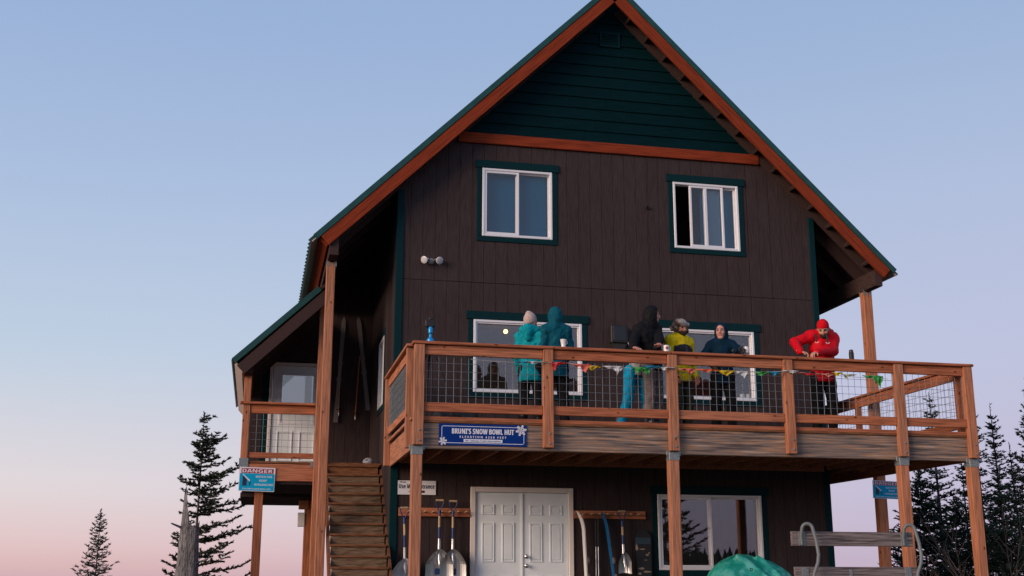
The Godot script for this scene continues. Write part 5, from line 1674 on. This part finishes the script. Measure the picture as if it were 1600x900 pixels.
	q2.lathe([Vector2(0.0, 0.0), Vector2(0.028, 0.0), Vector2(0.028, 0.045), Vector2(0.020, 0.045), Vector2(0.020, 0.02), Vector2(0.0, 0.02)], 14, Vector3.ZERO, Basis(Vector3.RIGHT, PI / 2))
	part(pp, "tube", q2.done(), M.black)
	# camera on a blue-collared tripod behind the rail
	var tb := wp(672, 560, 2.62)
	var tr := thing("camera_tripod", "black camera on a tripod with bright blue head at the deck corner", "tripod", Vector3(tb.x, DK, 2.62))
	for k in 3:
		var a := TAU * k / 3.0 + 0.5
		q2 = MB.new()
		q2.tube([Vector3(0, 1.09, 0), Vector3(cos(a) * 0.22, 0.55, sin(a) * 0.20), Vector3(cos(a) * 0.40, 0.0, sin(a) * 0.36) * Vector3(1, 1, 0.6)], [0.018, 0.013, 0.010], 8)
		part(tr, "leg", q2.done(), M.black)
	q2 = MB.new()
	q2.lathe([Vector2(0.0, 1.070), Vector2(0.055, 1.080), Vector2(0.052, 1.140), Vector2(0.022, 1.175), Vector2(0.018, 1.210), Vector2(0.032, 1.235), Vector2(0.034, 1.280), Vector2(0.026, 1.315), Vector2(0.0, 1.320)], 16)
	part(tr, "head", q2.done(), mat(lin(0.005, 0.28, 0.62), 0.35, 0.3))
	q2 = MB.new()
	q2.box(Vector3(-0.075, 1.315, -0.05), Vector3(0.060, 1.415, 0.02), 0.012)
	q2.box(Vector3(-0.02, 1.415, -0.04), Vector3(0.045, 1.455, 0.0), 0.010)
	part(tr, "camera", q2.done(), M.black)
	q2 = MB.new()
	q2.lathe([Vector2(0, 0), Vector2(0.042, 0), Vector2(0.045, 0.09), Vector2(0.036, 0.095), Vector2(0.03, 0.07), Vector2(0, 0.07)], 18, Vector3(0.0, 1.365, -0.05), Basis(Vector3.RIGHT, -PI / 2))
	part(tr, "lens", q2.done(), M.rubber)
	# bag on the deck and a pale helmet on the landing
	var gp := wp(712, 650, 2.2)
	var bag := thing("duffel_bag", "black bag lying on the deck behind the name sign", "bag", Vector3(gp.x, DK, 2.25))
	var bn := SurfaceNet.new()
	var bf := Field.new(Vector3(-0.35, -0.05, -0.25), Vector3(0.35, 0.35, 0.25), 0.02)
	bf.cap(Vector3(-0.2, 0.12, 0), Vector3(0.2, 0.11, 0), 0.12, 0.11, 0.05)
	bf.clip(Vector3.DOWN, Vector3(0, 0.003, 0))
	var fn := FastNoiseLite.new()
	fn.frequency = 6.0
	bf.into(bn, func(_p): return Color.WHITE, 0.03, fn)
	part(bag, "bag", bn.done(), M.black)
	q2 = MB.new()
	q2.tube([Vector3(-0.14, 0.18, 0.06), Vector3(-0.08, 0.27, 0.04), Vector3(0.08, 0.27, 0.04), Vector3(0.14, 0.18, 0.06)], [0.012], 8)
	part(bag, "strap", q2.done(), M.rubber)
	var hp := wp(575, 727, -1.75)
	var he := thing("snow_helmet", "pale grey helmet lying at the top of the stairs", "helmet", Vector3(hp.x, 2.622, -1.72))
	he.scale = Vector3(0.72, 0.72, 0.72)
	bn = SurfaceNet.new()
	bf = Field.new(Vector3(-0.2, -0.05, -0.2), Vector3(0.2, 0.25, 0.2), 0.012)
	bf.ell(Vector3(0, 0.06, 0), Vector3(0.13, 0.105, 0.11), Basis.IDENTITY, 0.02)
	bf.ell(Vector3(-0.04, 0.10, 0.09), Vector3(0.05, 0.015, 0.05), Basis.IDENTITY, 0.01, true)
	bf.clip(Vector3.DOWN, Vector3(0, 0.002, 0))
	bf.into(bn, func(_p): return Color.WHITE)
	part(he, "shell", bn.done(), mat(lin(0.36, 0.36, 0.38), 0.4))
	q2 = MB.new()
	q2.tube([Vector3(-0.10, 0.03, 0.06), Vector3(-0.05, 0.012, 0.13), Vector3(0.06, 0.012, 0.13), Vector3(0.10, 0.03, 0.06)], [0.008], 6)
	part(he, "strap", q2.done(), M.black)
	# meter box under the lean-to
	var mp := wp(470.5, 812, -4.5)
	var me := thing("meter_box", "pale grey meter box on a post under the side landing", "meter box", mp)
	bx_local(me, "case", Vector3(-0.07, -0.13, -0.05), Vector3(0.07, 0.13, 0.05), M.sign_white, 0.01)
	bx_local(me, "lid", Vector3(-0.06, -0.10, 0.051), Vector3(0.06, 0.11, 0.056), M.white, 0.002)
	# cups on the sill inside the window
	for cw in [[1160, "pale cup inside the deck window, farther from the white window jamb"], [1169.5, "pale cup inside the deck window, right beside the white window jamb"]]:
		var u: float = cw[0]
		var cp := wp(u, 621, -0.22)
		var cu := thing("sill_cup", cw[1], "cup", Vector3(cp.x, 3.70, -0.22), "cups inside the window")
		q2 = MB.new()
		q2.lathe([Vector2(0, 0), Vector2(0.038, 0), Vector2(0.044, 0.10), Vector2(0.040, 0.10), Vector2(0.034, 0.01), Vector2(0, 0.01)], 16)
		part(cu, "cup", q2.done(), mat(lin(0.50, 0.58, 0.56), 0.4))
		q2 = MB.new()
		q2.lathe([Vector2(0, 0.082), Vector2(0.0395, 0.082)], 16)
		part(cu, "contents", q2.done(), mat(lin(0.05, 0.03, 0.02), 0.2))
	var sl := thing("sill_shelf", "wooden shelf inside the deck window", "shelf", Vector3(5.2, 3.69, -0.26))
	bx_local(sl, "board", Vector3(-0.95, -0.03, -0.10), Vector3(0.90, 0.009, 0.10), M.wx2, 0.004)
	bx_local(sl, "bracket", Vector3(-0.6, -0.13, -0.08), Vector3(-0.57, -0.031, 0.10), M.wx2, 0.004)
	# chair-lift bench
	var bz := 4.6
	var p0 := wp(1237, 830, bz)
	var p1 := wp(1428, 853, bz)
	var be := thing("chairlift_bench", "weathered plank bench with bent galvanised tube ends beside the green tarp", "bench", Vector3((p0.x + p1.x) * 0.5, 0.0, bz))
	var bw := p1.x - p0.x
	var yt := p0.y
	var pk := [[yt - 0.175, yt, -0.03], [yt - 0.60, yt - 0.425, 0.01]]
	for e in pk: bx_local(be, "plank", Vector3(-bw * 0.5, e[0], e[2] - 0.02), Vector3(bw * 0.5, e[1], e[2] + 0.02), M.grey_wood, 0.006)
	for k in 3: bx_local(be, "seat_plank", Vector3(-bw * 0.5, 0.42, 0.06 + k * 0.15), Vector3(bw * 0.5, 0.46, 0.19 + k * 0.15), M.grey_wood, 0.006)
	for s in [-1.0, 1.0]:
		var x: float = s * (bw * 0.5 - 0.20) + (0.14 if s > 0 else 0.0)
		var path := []
		for i in 9:
			var a := PI * i / 8.0
			path.append(Vector3(x - 0.045 + 0.055 * (1 - cos(a)) - 0.03, yt + 0.035 + 0.055 * sin(a), 0.03 + 0.06 * i / 8.0))
		path.insert(0, Vector3(x - 0.08, yt - 0.06, 0.005))
		path.insert(0, Vector3(x - 0.07, yt - 0.16, 0.0))
		path.append_array([Vector3(x + 0.065, yt - 0.12, 0.11), Vector3(x + 0.075, yt - 0.28, 0.13), Vector3(x + 0.055, yt - 0.38, 0.14), Vector3(x - 0.0, yt - 0.50, 0.14), Vector3(x - 0.03, yt - 0.68, 0.16), Vector3(x - 0.03, 0.40, 0.30), Vector3(x - 0.03, 0.36, 0.50)])
		q2 = MB.new()
		q2.tube(path, [0.022], 12)
		part(be, "bent_tube", q2.done(), M.tube)
		for e in pk: bx_local(be, "clamp_plate", Vector3(x - 0.11, e[0] + 0.005, e[2] + 0.021), Vector3(x - 0.02, e[1] - 0.004, e[2] + 0.027), M.steel, 0.001)
		q2 = MB.new()
		q2.tube([Vector3(x - 0.03, 0.40, 0.15), Vector3(x - 0.03, -0.05, 0.05)], [0.03], 10)
		q2.tube([Vector3(x - 0.03, 0.38, 0.48), Vector3(x - 0.03, -0.05, 0.52)], [0.03], 10)
		part(be, "leg", q2.done(), M.steel)
	bx_local(be, "clamp_plate", Vector3(-0.10, yt - 0.60, 0.031), Vector3(-0.06, yt - 0.45, 0.037), M.steel, 0.001)
	# green tarpaulin over a heap
	var tz := 2.0
	var tc := wp(1168, 862, tz)
	var ta := thing("tarp_heap", "heap covered by a crumpled green tarpaulin in front of the window", "tarp", Vector3(tc.x, 0.0, tz))
	bn = SurfaceNet.new()
	bf = Field.new(Vector3(-1.0, -0.1, -0.8), Vector3(1.0, 1.4, 0.8), 0.03)
	bf.ell(Vector3(-0.08, 0.45, 0), Vector3(0.60, 0.66, 0.52), Basis.IDENTITY, 0.1)
	bf.ell(Vector3(0.30, 0.35, 0.05), Vector3(0.44, 0.62, 0.45), Basis.IDENTITY, 0.15)
	bf.ell(Vector3(-0.35, 0.30, 0.05), Vector3(0.42, 0.50, 0.45), Basis.IDENTITY, 0.15)
	bf.cap(Vector3(-0.25, 1.08, 0.20), Vector3(0.22, 0.66, 0.56), 0.035, 0.045, 0.05)
	bf.cap(Vector3(0.06, 1.08, 0.20), Vector3(0.46, 0.62, 0.52), 0.03, 0.04, 0.05)
	bf.clip(Vector3.DOWN, Vector3(0, -0.02, 0))
	fn = FastNoiseLite.new()
	fn.seed = 3
	fn.frequency = 1.7
	fn.fractal_octaves = 5
	bf.into(bn, func(_p): return Color.WHITE, 0.055, fn)
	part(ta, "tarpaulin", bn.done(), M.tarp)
	q2 = MB.new()
	q2.lathe([Vector2(0.012, 0.0), Vector2(0.02, 0.004), Vector2(0.024, 0.0)], 12, wp(1174, 890, tz + 0.55) - ta.position, Basis(Vector3.RIGHT, PI / 2))
	part(ta, "grommet", q2.done(), M.black)

# ---------------------------------------------------------------- trees, ground, sky
func conifer(o: Dictionary) -> Node3D:
	var r := RandomNumberGenerator.new()
	r.seed = o.seed
	var top: Vector3 = o.top
	var H: float = o.height
	var R: float = o.radius
	var t := thing(o.get("called", "fir_tree"), o.label, "tree", Vector3(top.x, top.y - H, top.z), o.get("group", ""))
	var wb := MB.new()
	var lf := MB.new()
	var path := []
	var rad := []
	for i in 9:
		var s := i / 8.0
		path.append(Vector3(sin(s * 3.0 + o.seed) * 0.03 * H * 0.1, H * s, cos(s * 2.0) * 0.01 * H))
		rad.append(lerpf(H * o.get("thick", 0.013), 0.006, pow(s, 0.8)))
	wb.tube(path, rad, 9)
	var y: float = H * o.get("start", 0.08)
	var leader: float = o.get("leader", 0.05) * H
	var needle: float = o.get("needle", 0.085)
	var tint: Color = o.get("tint", Color(0.035, 0.055, 0.035))
	var gap: float = o.get("gap", 0.16)
	var bias: float = o.get("bias", 0.0)
	while y < H - leader * 0.35:
		var s := y / H
		var prof: float = pow(maxf(0.0, 1.0 - s), o.get("shape", 0.85))
		var n: int = o.get("whorl", 6)
		var a0 := r.randf() * TAU
		if s > 0.93: n = 4
		for k in n:
			var a := a0 + TAU * k / n + r.randf_range(-0.35, 0.35)
			var d := Vector3(cos(a), 0, sin(a))
			var L: float = R * prof * r.randf_range(0.65, 1.12) + 0.05
			L *= clampf(1.0 + bias * d.x, 0.12, 2.0)
			if r.randf() < o.get("miss", 0.08): continue
			var yy := y + r.randf_range(-0.4, 0.4) * gap
			var tone := r.randf_range(0.6, 1.35)
			var rise: float = o.get("rise", 0.25) * (0.4 + s)
			var droop: float = o.get("droop", 0.35) * (1.0 - s * 0.8)
			var bp := []
			var br := []
			var N := 6
			for i in N + 1:
				var q := i / float(N)
				bp.append(Vector3(path[mini(8, int(s * 8))].x, yy, 0) + d * (L * q) + Vector3(0, L * (rise * q - droop * q * q + 0.18 * q * q * q), 0) + Vector3(r.randf_range(-1, 1), r.randf_range(-1, 1), r.randf_range(-1, 1)) * 0.02 * L)
				br.append(lerpf(0.006 + 0.010 * L, 0.002, q))
			wb.tube(bp, br, 4, false)
			# twigs and needles along the branch
			var step: float = o.get("step", 0.10)
			var q: float = o.get("bare", 0.12)
			while q <= 1.0:
				var f := q * N
				var i0 := mini(N - 1, int(f))
				var p: Vector3 = bp[i0].lerp(bp[i0 + 1], f - i0)
				var bd: Vector3 = (bp[i0 + 1] - bp[i0]).normalized()
				for sd in [-1.0, 1.0]:
					var side: Vector3 = bd.cross(Vector3.UP).normalized() * sd
					var tl: float = minf(L * 0.42, o.get("twig", 0.34)) * (1.15 - q * 0.75) * r.randf_range(0.6, 1.2)
					var td: Vector3 = (bd * r.randf_range(0.5, 0.9) + side * r.randf_range(0.6, 1.0) + Vector3(0, r.randf_range(-0.25, 0.30), 0)).normalized()
					var m := int(ceil(tl / (needle * 0.55))) + 1
					for z in m:
						var c: Vector3 = p + td * (tl * (z + 0.3) / m)
						for w in o.get("spray", 2):
							var nd: Vector3 = (td + Vector3(r.randf_range(-0.9, 0.9), r.randf_range(-0.5, 0.7), r.randf_range(-0.9, 0.9))).normalized()
							var wd: Vector3 = nd.cross(Vector3(r.randf_range(-1, 1), r.randf_range(-1, 1), r.randf_range(-1, 1))).normalized() * needle * o.get("fat", 0.22)
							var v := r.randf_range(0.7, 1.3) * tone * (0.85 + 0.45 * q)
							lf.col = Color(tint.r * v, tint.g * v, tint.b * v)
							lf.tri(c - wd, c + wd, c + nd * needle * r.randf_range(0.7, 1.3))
				q += step / maxf(L, 0.25)
		y += gap * r.randf_range(0.8, 1.2) * (1.0 if s < 0.8 else 0.75)
	# a few needles up the leader
	for i in 14:
		var c := Vector3(path[8].x, H - leader * 0.9 * r.randf(), 0)
		var nd := Vector3(r.randf_range(-1, 1), 0.9, r.randf_range(-1, 1)).normalized()
		var wd := nd.cross(Vector3.FORWARD).normalized() * needle * 0.18
		lf.col = tint
		lf.tri(c - wd, c + wd, c + nd * needle)
	part(t, "trunk", wb.done(), M.bark)
	part(t, "crown", lf.done(true), M.needle)
	return t

func shrub(label: String, base: Vector3, h: float, n: int, sd: int, lean := 0.0, group := "") -> void:
	var r := RandomNumberGenerator.new()
	r.seed = sd
	var t := thing("bare_shrub", label, "shrub", base, group)
	for k in n:
		var b := MB.new()
		var a := r.randf() * TAU
		var p := Vector3(cos(a) * 0.06, -0.1, sin(a) * 0.06)
		var d := Vector3(cos(a) * r.randf_range(0.1, 0.6) + lean, 1.0, sin(a) * r.randf_range(0.1, 0.6)).normalized()
		var path := [p]
		var rad := [0.012]
		var L := h * r.randf_range(0.6, 1.05)
		for i in 7:
			d = (d + Vector3(r.randf_range(-0.16, 0.16), 0.02, r.randf_range(-0.16, 0.16))).normalized()
			p = p + d * L / 7.0
			path.append(p)
			rad.append(0.012 * (1.0 - (i + 1) / 7.6))
			if i > 0:
				for e in 2:
					var q := p
					var qd := (d + Vector3(r.randf_range(-1, 1), r.randf_range(0.0, 0.6), r.randf_range(-1, 1))).normalized()
					var tp := [q]
					for s in 4:
						qd = (qd + Vector3(r.randf_range(-0.25, 0.25), 0.08, r.randf_range(-0.25, 0.25))).normalized()
						q = q + qd * L * 0.06
						tp.append(q)
					b.tube(tp, [0.0045, 0.004, 0.0035, 0.0028, 0.002], 4, false)
		b.tube(path, rad, 5, false)
		part(t, "stem", b.done(), M.twig)

func ground_y(x: float, z: float) -> float:
	var y := 0.0
	if z > 3.5: y -= 0.9 * smoothstep(3.5, 15.0, z)
	var d := Vector2(x - 3.0, z + 3.0).length()
	y -= 5.0 * smoothstep(12.0, 60.0, d) * (0.0 if z > 6.0 and d < 30.0 else 1.0) * smoothstep(14.0, 40.0, d)
	y -= 45.0 * smoothstep(60.0, 900.0, d)
	y -= 1.2 * smoothstep(-1.2, -6.0, x) * smoothstep(4.0, -2.0, z)
	return y

func build_ground() -> void:
	var b := SurfaceNet.new()
	var rings := [0.0]
	var r := 1.2
	while r < 6000.0:
		rings.append(r)
		r *= 1.13
	var N := 96
	var fn := FastNoiseLite.new()
	fn.frequency = 0.3
	for i in rings.size():
		for k in N:
			var a := TAU * k / N
			var x: float = 3.0 + cos(a) * rings[i]
			var z: float = sin(a) * rings[i]
			b.v.append(Vector3(x, ground_y(x, z) - 0.02 + 0.035 * fn.get_noise_2d(x, z) * minf(1.0, rings[i] / 5.0), z))
			b.c.append(Color.WHITE)
	for i in rings.size() - 1:
		for k in N:
			var j := (k + 1) % N
			b.t.append_array(PackedInt32Array([i * N + k, i * N + j, (i + 1) * N + j, i * N + k, (i + 1) * N + j, (i + 1) * N + k]))
	b.normals(0)
	var g := MeshInstance3D.new()
	g.mesh = b.done()
	g.material_override = M.soil
	tag(g, "ground", "bare earthy ground around the hut", "", Vector3.ZERO, "", "structure")

func build_trees() -> void:
	var T := func(u: float, v: float, z: float) -> Vector3: return wp(u, v, z)
	# left: wind-flagged fir, broken snag and a small spire
	conifer({"seed": 11, "top": T.call(318, 645, -7.0), "height": 7.0, "radius": 1.75, "bias": 0.45, "label": "tall ragged fir behind the broken grey snag", "called": "fir_tree", "whorl": 6, "gap": 0.24, "miss": 0.43, "droop": 0.10, "rise": 0.16, "shape": 0.70, "needle": 0.062, "fat": 0.30, "spray": 3, "twig": 0.25, "step": 0.10, "bare": 0.04, "leader": 0.02, "thick": 0.012, "tint": Color(0.030, 0.042, 0.030)})
	conifer({"seed": 5, "top": T.call(157, 797, -20.0), "height": 6.0, "radius": 1.6, "label": "small slim fir standing alone away from the hut", "called": "fir_tree", "whorl": 6, "gap": 0.22, "miss": 0.1, "droop": 0.1, "rise": 0.30, "shape": 0.9, "needle": 0.085, "fat": 0.2, "spray": 2, "twig": 0.24, "step": 0.16, "bare": 0.15, "leader": 0.05, "tint": Color(0.032, 0.042, 0.032)})
	# snag
	var sp := T.call(290, 900, -1.0) as Vector3
	var sg := thing("tree_snag", "broken weathered grey tree trunk with jagged top", "dead tree", Vector3(sp.x, ground_y(sp.x, -1.0) - 0.2, -1.0))
	var y0: float = sg.position.y
	var b := MB.new()
	var N := 28
	var Hs := 22
	var ph := (T.call(282, 760, -1.0) as Vector3).y - y0
	var rr := RandomNumberGenerator.new()
	rr.seed = 4
	var tops := []
	for k in N:
		var a := TAU * k / N
		tops.append(ph * (0.80 + 0.20 * pow(maxf(0.0, cos(a - PI * 0.95)), 1.1)) - absf(sin(a * 5.0)) * 0.09 + rr.randf_range(-0.05, 0.03))
	var P := func(i: int, k: int) -> Vector3:
		var kk := k % N
		var a := TAU * kk / N
		var s := i / float(Hs)
		var y: float = tops[kk] * s
		var rad := lerpf(0.215, 0.105, y / ph) * (1.0 + 0.07 * sin(a * 7.0 + 1.0) + 0.05 * sin(a * 13.0 + s * 2.0) + 0.02 * sin(y * 9.0 + a * 3.0))
		return Vector3(cos(a) * rad + 0.02 * (y / ph), y, sin(a) * rad)
	for i in Hs:
		for k in N: b.quad(P.call(i, k), P.call(i + 1, k), P.call(i + 1, k + 1), P.call(i, k + 1))
	for k in N:
		var c := Vector3(0.02, ph * 0.70, 0)
		b.tri(P.call(Hs, k), c, P.call(Hs, k + 1))
	part(sg, "trunk", b.done(), M.dead)
	for e in [[0.75, 2.6, 0.14], [0.55, 0.3, 0.18], [0.62, 5.2, 0.1]]:
		var q := MB.new()
		var d := Vector3(cos(e[1]), 0.35, sin(e[1]))
		q.tube([Vector3(0, ph * e[0], 0), Vector3(0, ph * e[0], 0) + d * (0.16 + e[2])], [0.028, 0.012], 7)
		part(sg, "branch_stub", q.done(), M.dead)
	# right: a stand of young firs
	var st := [[1453, 612, -7.5, 7.5, 1.35, 21, 0.09, "young fir with forked top seen through the railing corner"], [1436, 728, -6.0, 5.4, 2.1, 22, 0.06, "broad young fir behind the deck posts"], [1500, 700, -10.0, 7.0, 1.3, 23, 0.08, "young fir behind the corner post of the deck"], [1519, 640, -9.0, 8.0, 1.25, 24, 0.09, "slender fir with long bare leader beside the deck corner"], [1547, 632, -6.5, 8.0, 1.20, 25, 0.09, "tallest spired fir right of the deck"], [1578, 690, -7.0, 7.0, 1.15, 26, 0.10, "short fir with thin leader between taller firs"], [1610, 592, -4.0, 8.5, 1.9, 27, 0.03, "dense dark fir at the edge of the stand"], [1490, 770, -3.5, 4.2, 1.5, 28, 0.05, "low bushy fir under the deck corner"], [1560, 740, -3.0, 4.6, 1.5, 29, 0.06, "low bushy fir in front of the spired firs"], [1410, 800, -11.0, 5.5, 1.8, 30, 0.05, "fir far behind the bench"]]
	for e in st:
		conifer({"seed": e[5], "top": T.call(e[0], e[1], e[2]), "height": e[3], "radius": e[4], "label": e[7], "group": "stand of firs right of the hut", "whorl": 8 if e[5] in [22, 27, 28, 29, 30] else 6, "gap": 0.20 if e[5] in [22, 27, 28, 29, 30] else 0.25, "miss": 0.10, "droop": 0.28, "rise": 0.30, "shape": 0.92, "needle": 0.066, "fat": 0.24, "spray": 2, "twig": 0.26, "step": 0.10, "bare": 0.08, "leader": e[6], "tint": Color(0.017, 0.036, 0.020) if e[5] != 27 else Color(0.026, 0.044, 0.024)})
	# shrubs
	shrub("bare branching shrub behind the bench", Vector3(8.6, ground_y(8.6, -4.0), -4.0), 1.9, 9, 3, 0.0)
	shrub("leaning leafless shrub at the foot of the firs", Vector3(wp(1570, 900, 0.5).x, -0.2, 0.5), 2.1, 6, 8, -0.35)
	shrub("thin bare shrub beside the last deck post", Vector3(wp(1520, 900, 1.5).x, -0.2, 1.5), 1.7, 4, 9, -0.5)
	# what the ground floor window mirrors: a fir and a far wood behind the photographer
	conifer({"seed": 41, "top": Vector3(17.2, 5.9, 36.0), "height": 8.6, "radius": 3.4, "label": "spreading fir standing behind the photographer", "whorl": 5, "gap": 0.42, "miss": 0.2, "droop": 0.1, "rise": 0.2, "shape": 0.7, "needle": 0.13, "fat": 0.25, "spray": 3, "twig": 0.5, "step": 0.17, "bare": 0.2, "leader": 0.04})
	var mm := MultiMesh.new()
	mm.transform_format = MultiMesh.TRANSFORM_3D
	var cone := MB.new()
	for k in 5:
		var yb := 0.12 + k * 0.17
		cone.lathe([Vector2(0.26 - k * 0.045, yb), Vector2(0.0, yb + 0.30)], 7)
	cone.tube([Vector3.ZERO, Vector3(0, 0.3, 0)], [0.03], 6)
	mm.mesh = cone.done()
	mm.mesh.surface_set_material(0, mat(lin(0.03, 0.038, 0.028), 0.9))
	mm.instance_count = 3000
	var r := RandomNumberGenerator.new()
	r.seed = 77
	for i in 3000:
		var x := r.randf_range(-160.0, 260.0)
		var z := 150.0 + r.randf() * 45.0
		var h := r.randf_range(3.6, 4.5) - ground_y(x, z)
		mm.set_instance_transform(i, Transform3D(Basis.IDENTITY.scaled(Vector3(h * 1.1, h, h * 1.1)), Vector3(x, ground_y(x, z) - 0.3, z)))
	var wd := MultiMeshInstance3D.new()
	wd.multimesh = mm
	tag(wd, "far_wood", "dark far-off conifer wood behind the photographer", "wood", Vector3.ZERO, "", "stuff")

func sky_color(el: float, az: float) -> Color:       # linear; el in degrees, az 0 = straight ahead, positive to the right
	var stops := [0.0, 1.3, 4.0, 10.0, 18.0, 26.0, 90.0]
	var L := [Color(0.68, 0.42, 0.42), Color(0.77, 0.56, 0.56), Color(0.76, 0.69, 0.71), Color(0.53, 0.63, 0.76), Color(0.41, 0.525, 0.735), Color(0.32, 0.445, 0.687), Color(0.10, 0.17, 0.36)]
	var R := [Color(0.52, 0.42, 0.55), Color(0.54, 0.46, 0.60), Color(0.55, 0.51, 0.67), Color(0.52, 0.55, 0.73), Color(0.43, 0.52, 0.72), Color(0.33, 0.455, 0.68), Color(0.10, 0.17, 0.36)]
	var i := 0
	while i < 5 and el > stops[i + 1]: i += 1
	var t := clampf((el - stops[i]) / (stops[i + 1] - stops[i]), 0.0, 1.0)
	var a: Color = L[i].lerp(L[i + 1], t)
	var b: Color = R[i].lerp(R[i + 1], t)
	var w := 0.5 + 0.5 * clampf(sin(az - 0.21) * 2.2, -1.0, 1.0)
	return a.lerp(b, smoothstep(0.0, 1.0, w))

func make_sky() -> Sky:
	var w := 512
	var h := 256
	var im := Image.create_empty(w, h, false, Image.FORMAT_RGBF)
	for y in h:
		var el := 90.0 - (y + 0.5) / h * 180.0
		for x in w:
			var az := ((x + 0.5) / w - 0.5) * TAU
			im.set_pixel(x, y, sky_color(maxf(el, 0.0), az + PI))
	var p := PanoramaSkyMaterial.new()
	p.panorama = ImageTexture.create_from_image(im)
	var s := Sky.new()
	s.sky_material = p
	return s

func _ready() -> void:
	rng.seed = 7
	cam = Camera3D.new()
	cam.name = "camera"
	cam.fov = 2.0 * rad_to_deg(atan(450.0 / 1825.8))
	cam.near = 0.1
	cam.far = 8000.0
	add_child(cam)
	cam.position = Vector3(-2.019, 0.784, 18.206)
	cam.basis = Basis(Vector3.UP, deg_to_rad(-12.138)) * Basis(Vector3.RIGHT, deg_to_rad(13.896)) * Basis(Vector3.BACK, deg_to_rad(0.068))
	cam.current = true
	var env := Environment.new()
	env.background_mode = Environment.BG_SKY
	env.sky = make_sky()
	env.background_energy_multiplier = 1.0
	env.tonemap_mode = Environment.TONE_MAPPER_LINEAR
	env.tonemap_exposure = 1.0
	env.ambient_light_source = Environment.AMBIENT_SOURCE_SKY
	env.sdfgi_enabled = true
	env.ssao_enabled = true
	env.ssil_enabled = true
	var we := WorldEnvironment.new()
	we.name = "environment"
	we.environment = env
	add_child(we)
	var sun := DirectionalLight3D.new()
	sun.name = "sun"
	sun.light_energy = 0.9
	sun.light_color = Color(1.0, 0.86, 0.75)
	sun.light_angular_distance = 30.0
	sun.shadow_enabled = true
	add_child(sun)
	sun.look_at_from_position(Vector3(-10, 2.8, 5.3), Vector3.ZERO)
	make_materials()
	M.bulb = mat(lin(1, 0.8, 0.55), 0.4)
	M.bulb.emission_enabled = true
	M.bulb.emission = Color(1.0, 0.80, 0.55)
	M.bulb.emission_energy_multiplier = 3.0
	M.added_sky_sheet = mat(lin(0.001, 0.065, 0.140), 0.9)  # sky reflection blue, painted on the sheet added behind the upper panes
	M.added_sky_sheet.metallic_specular = 0.1
	M.blue_ski = mat(lin(0.01, 0.13, 0.34), 0.3)
	M.old_ski = mat(lin(0.16, 0.13, 0.125), 0.45)
	build_ground()
	build_hut()
	build_deck()
	build_landing()
	build_trees()
	build_signs()
	build_gear()
	build_flags()
	build_people()
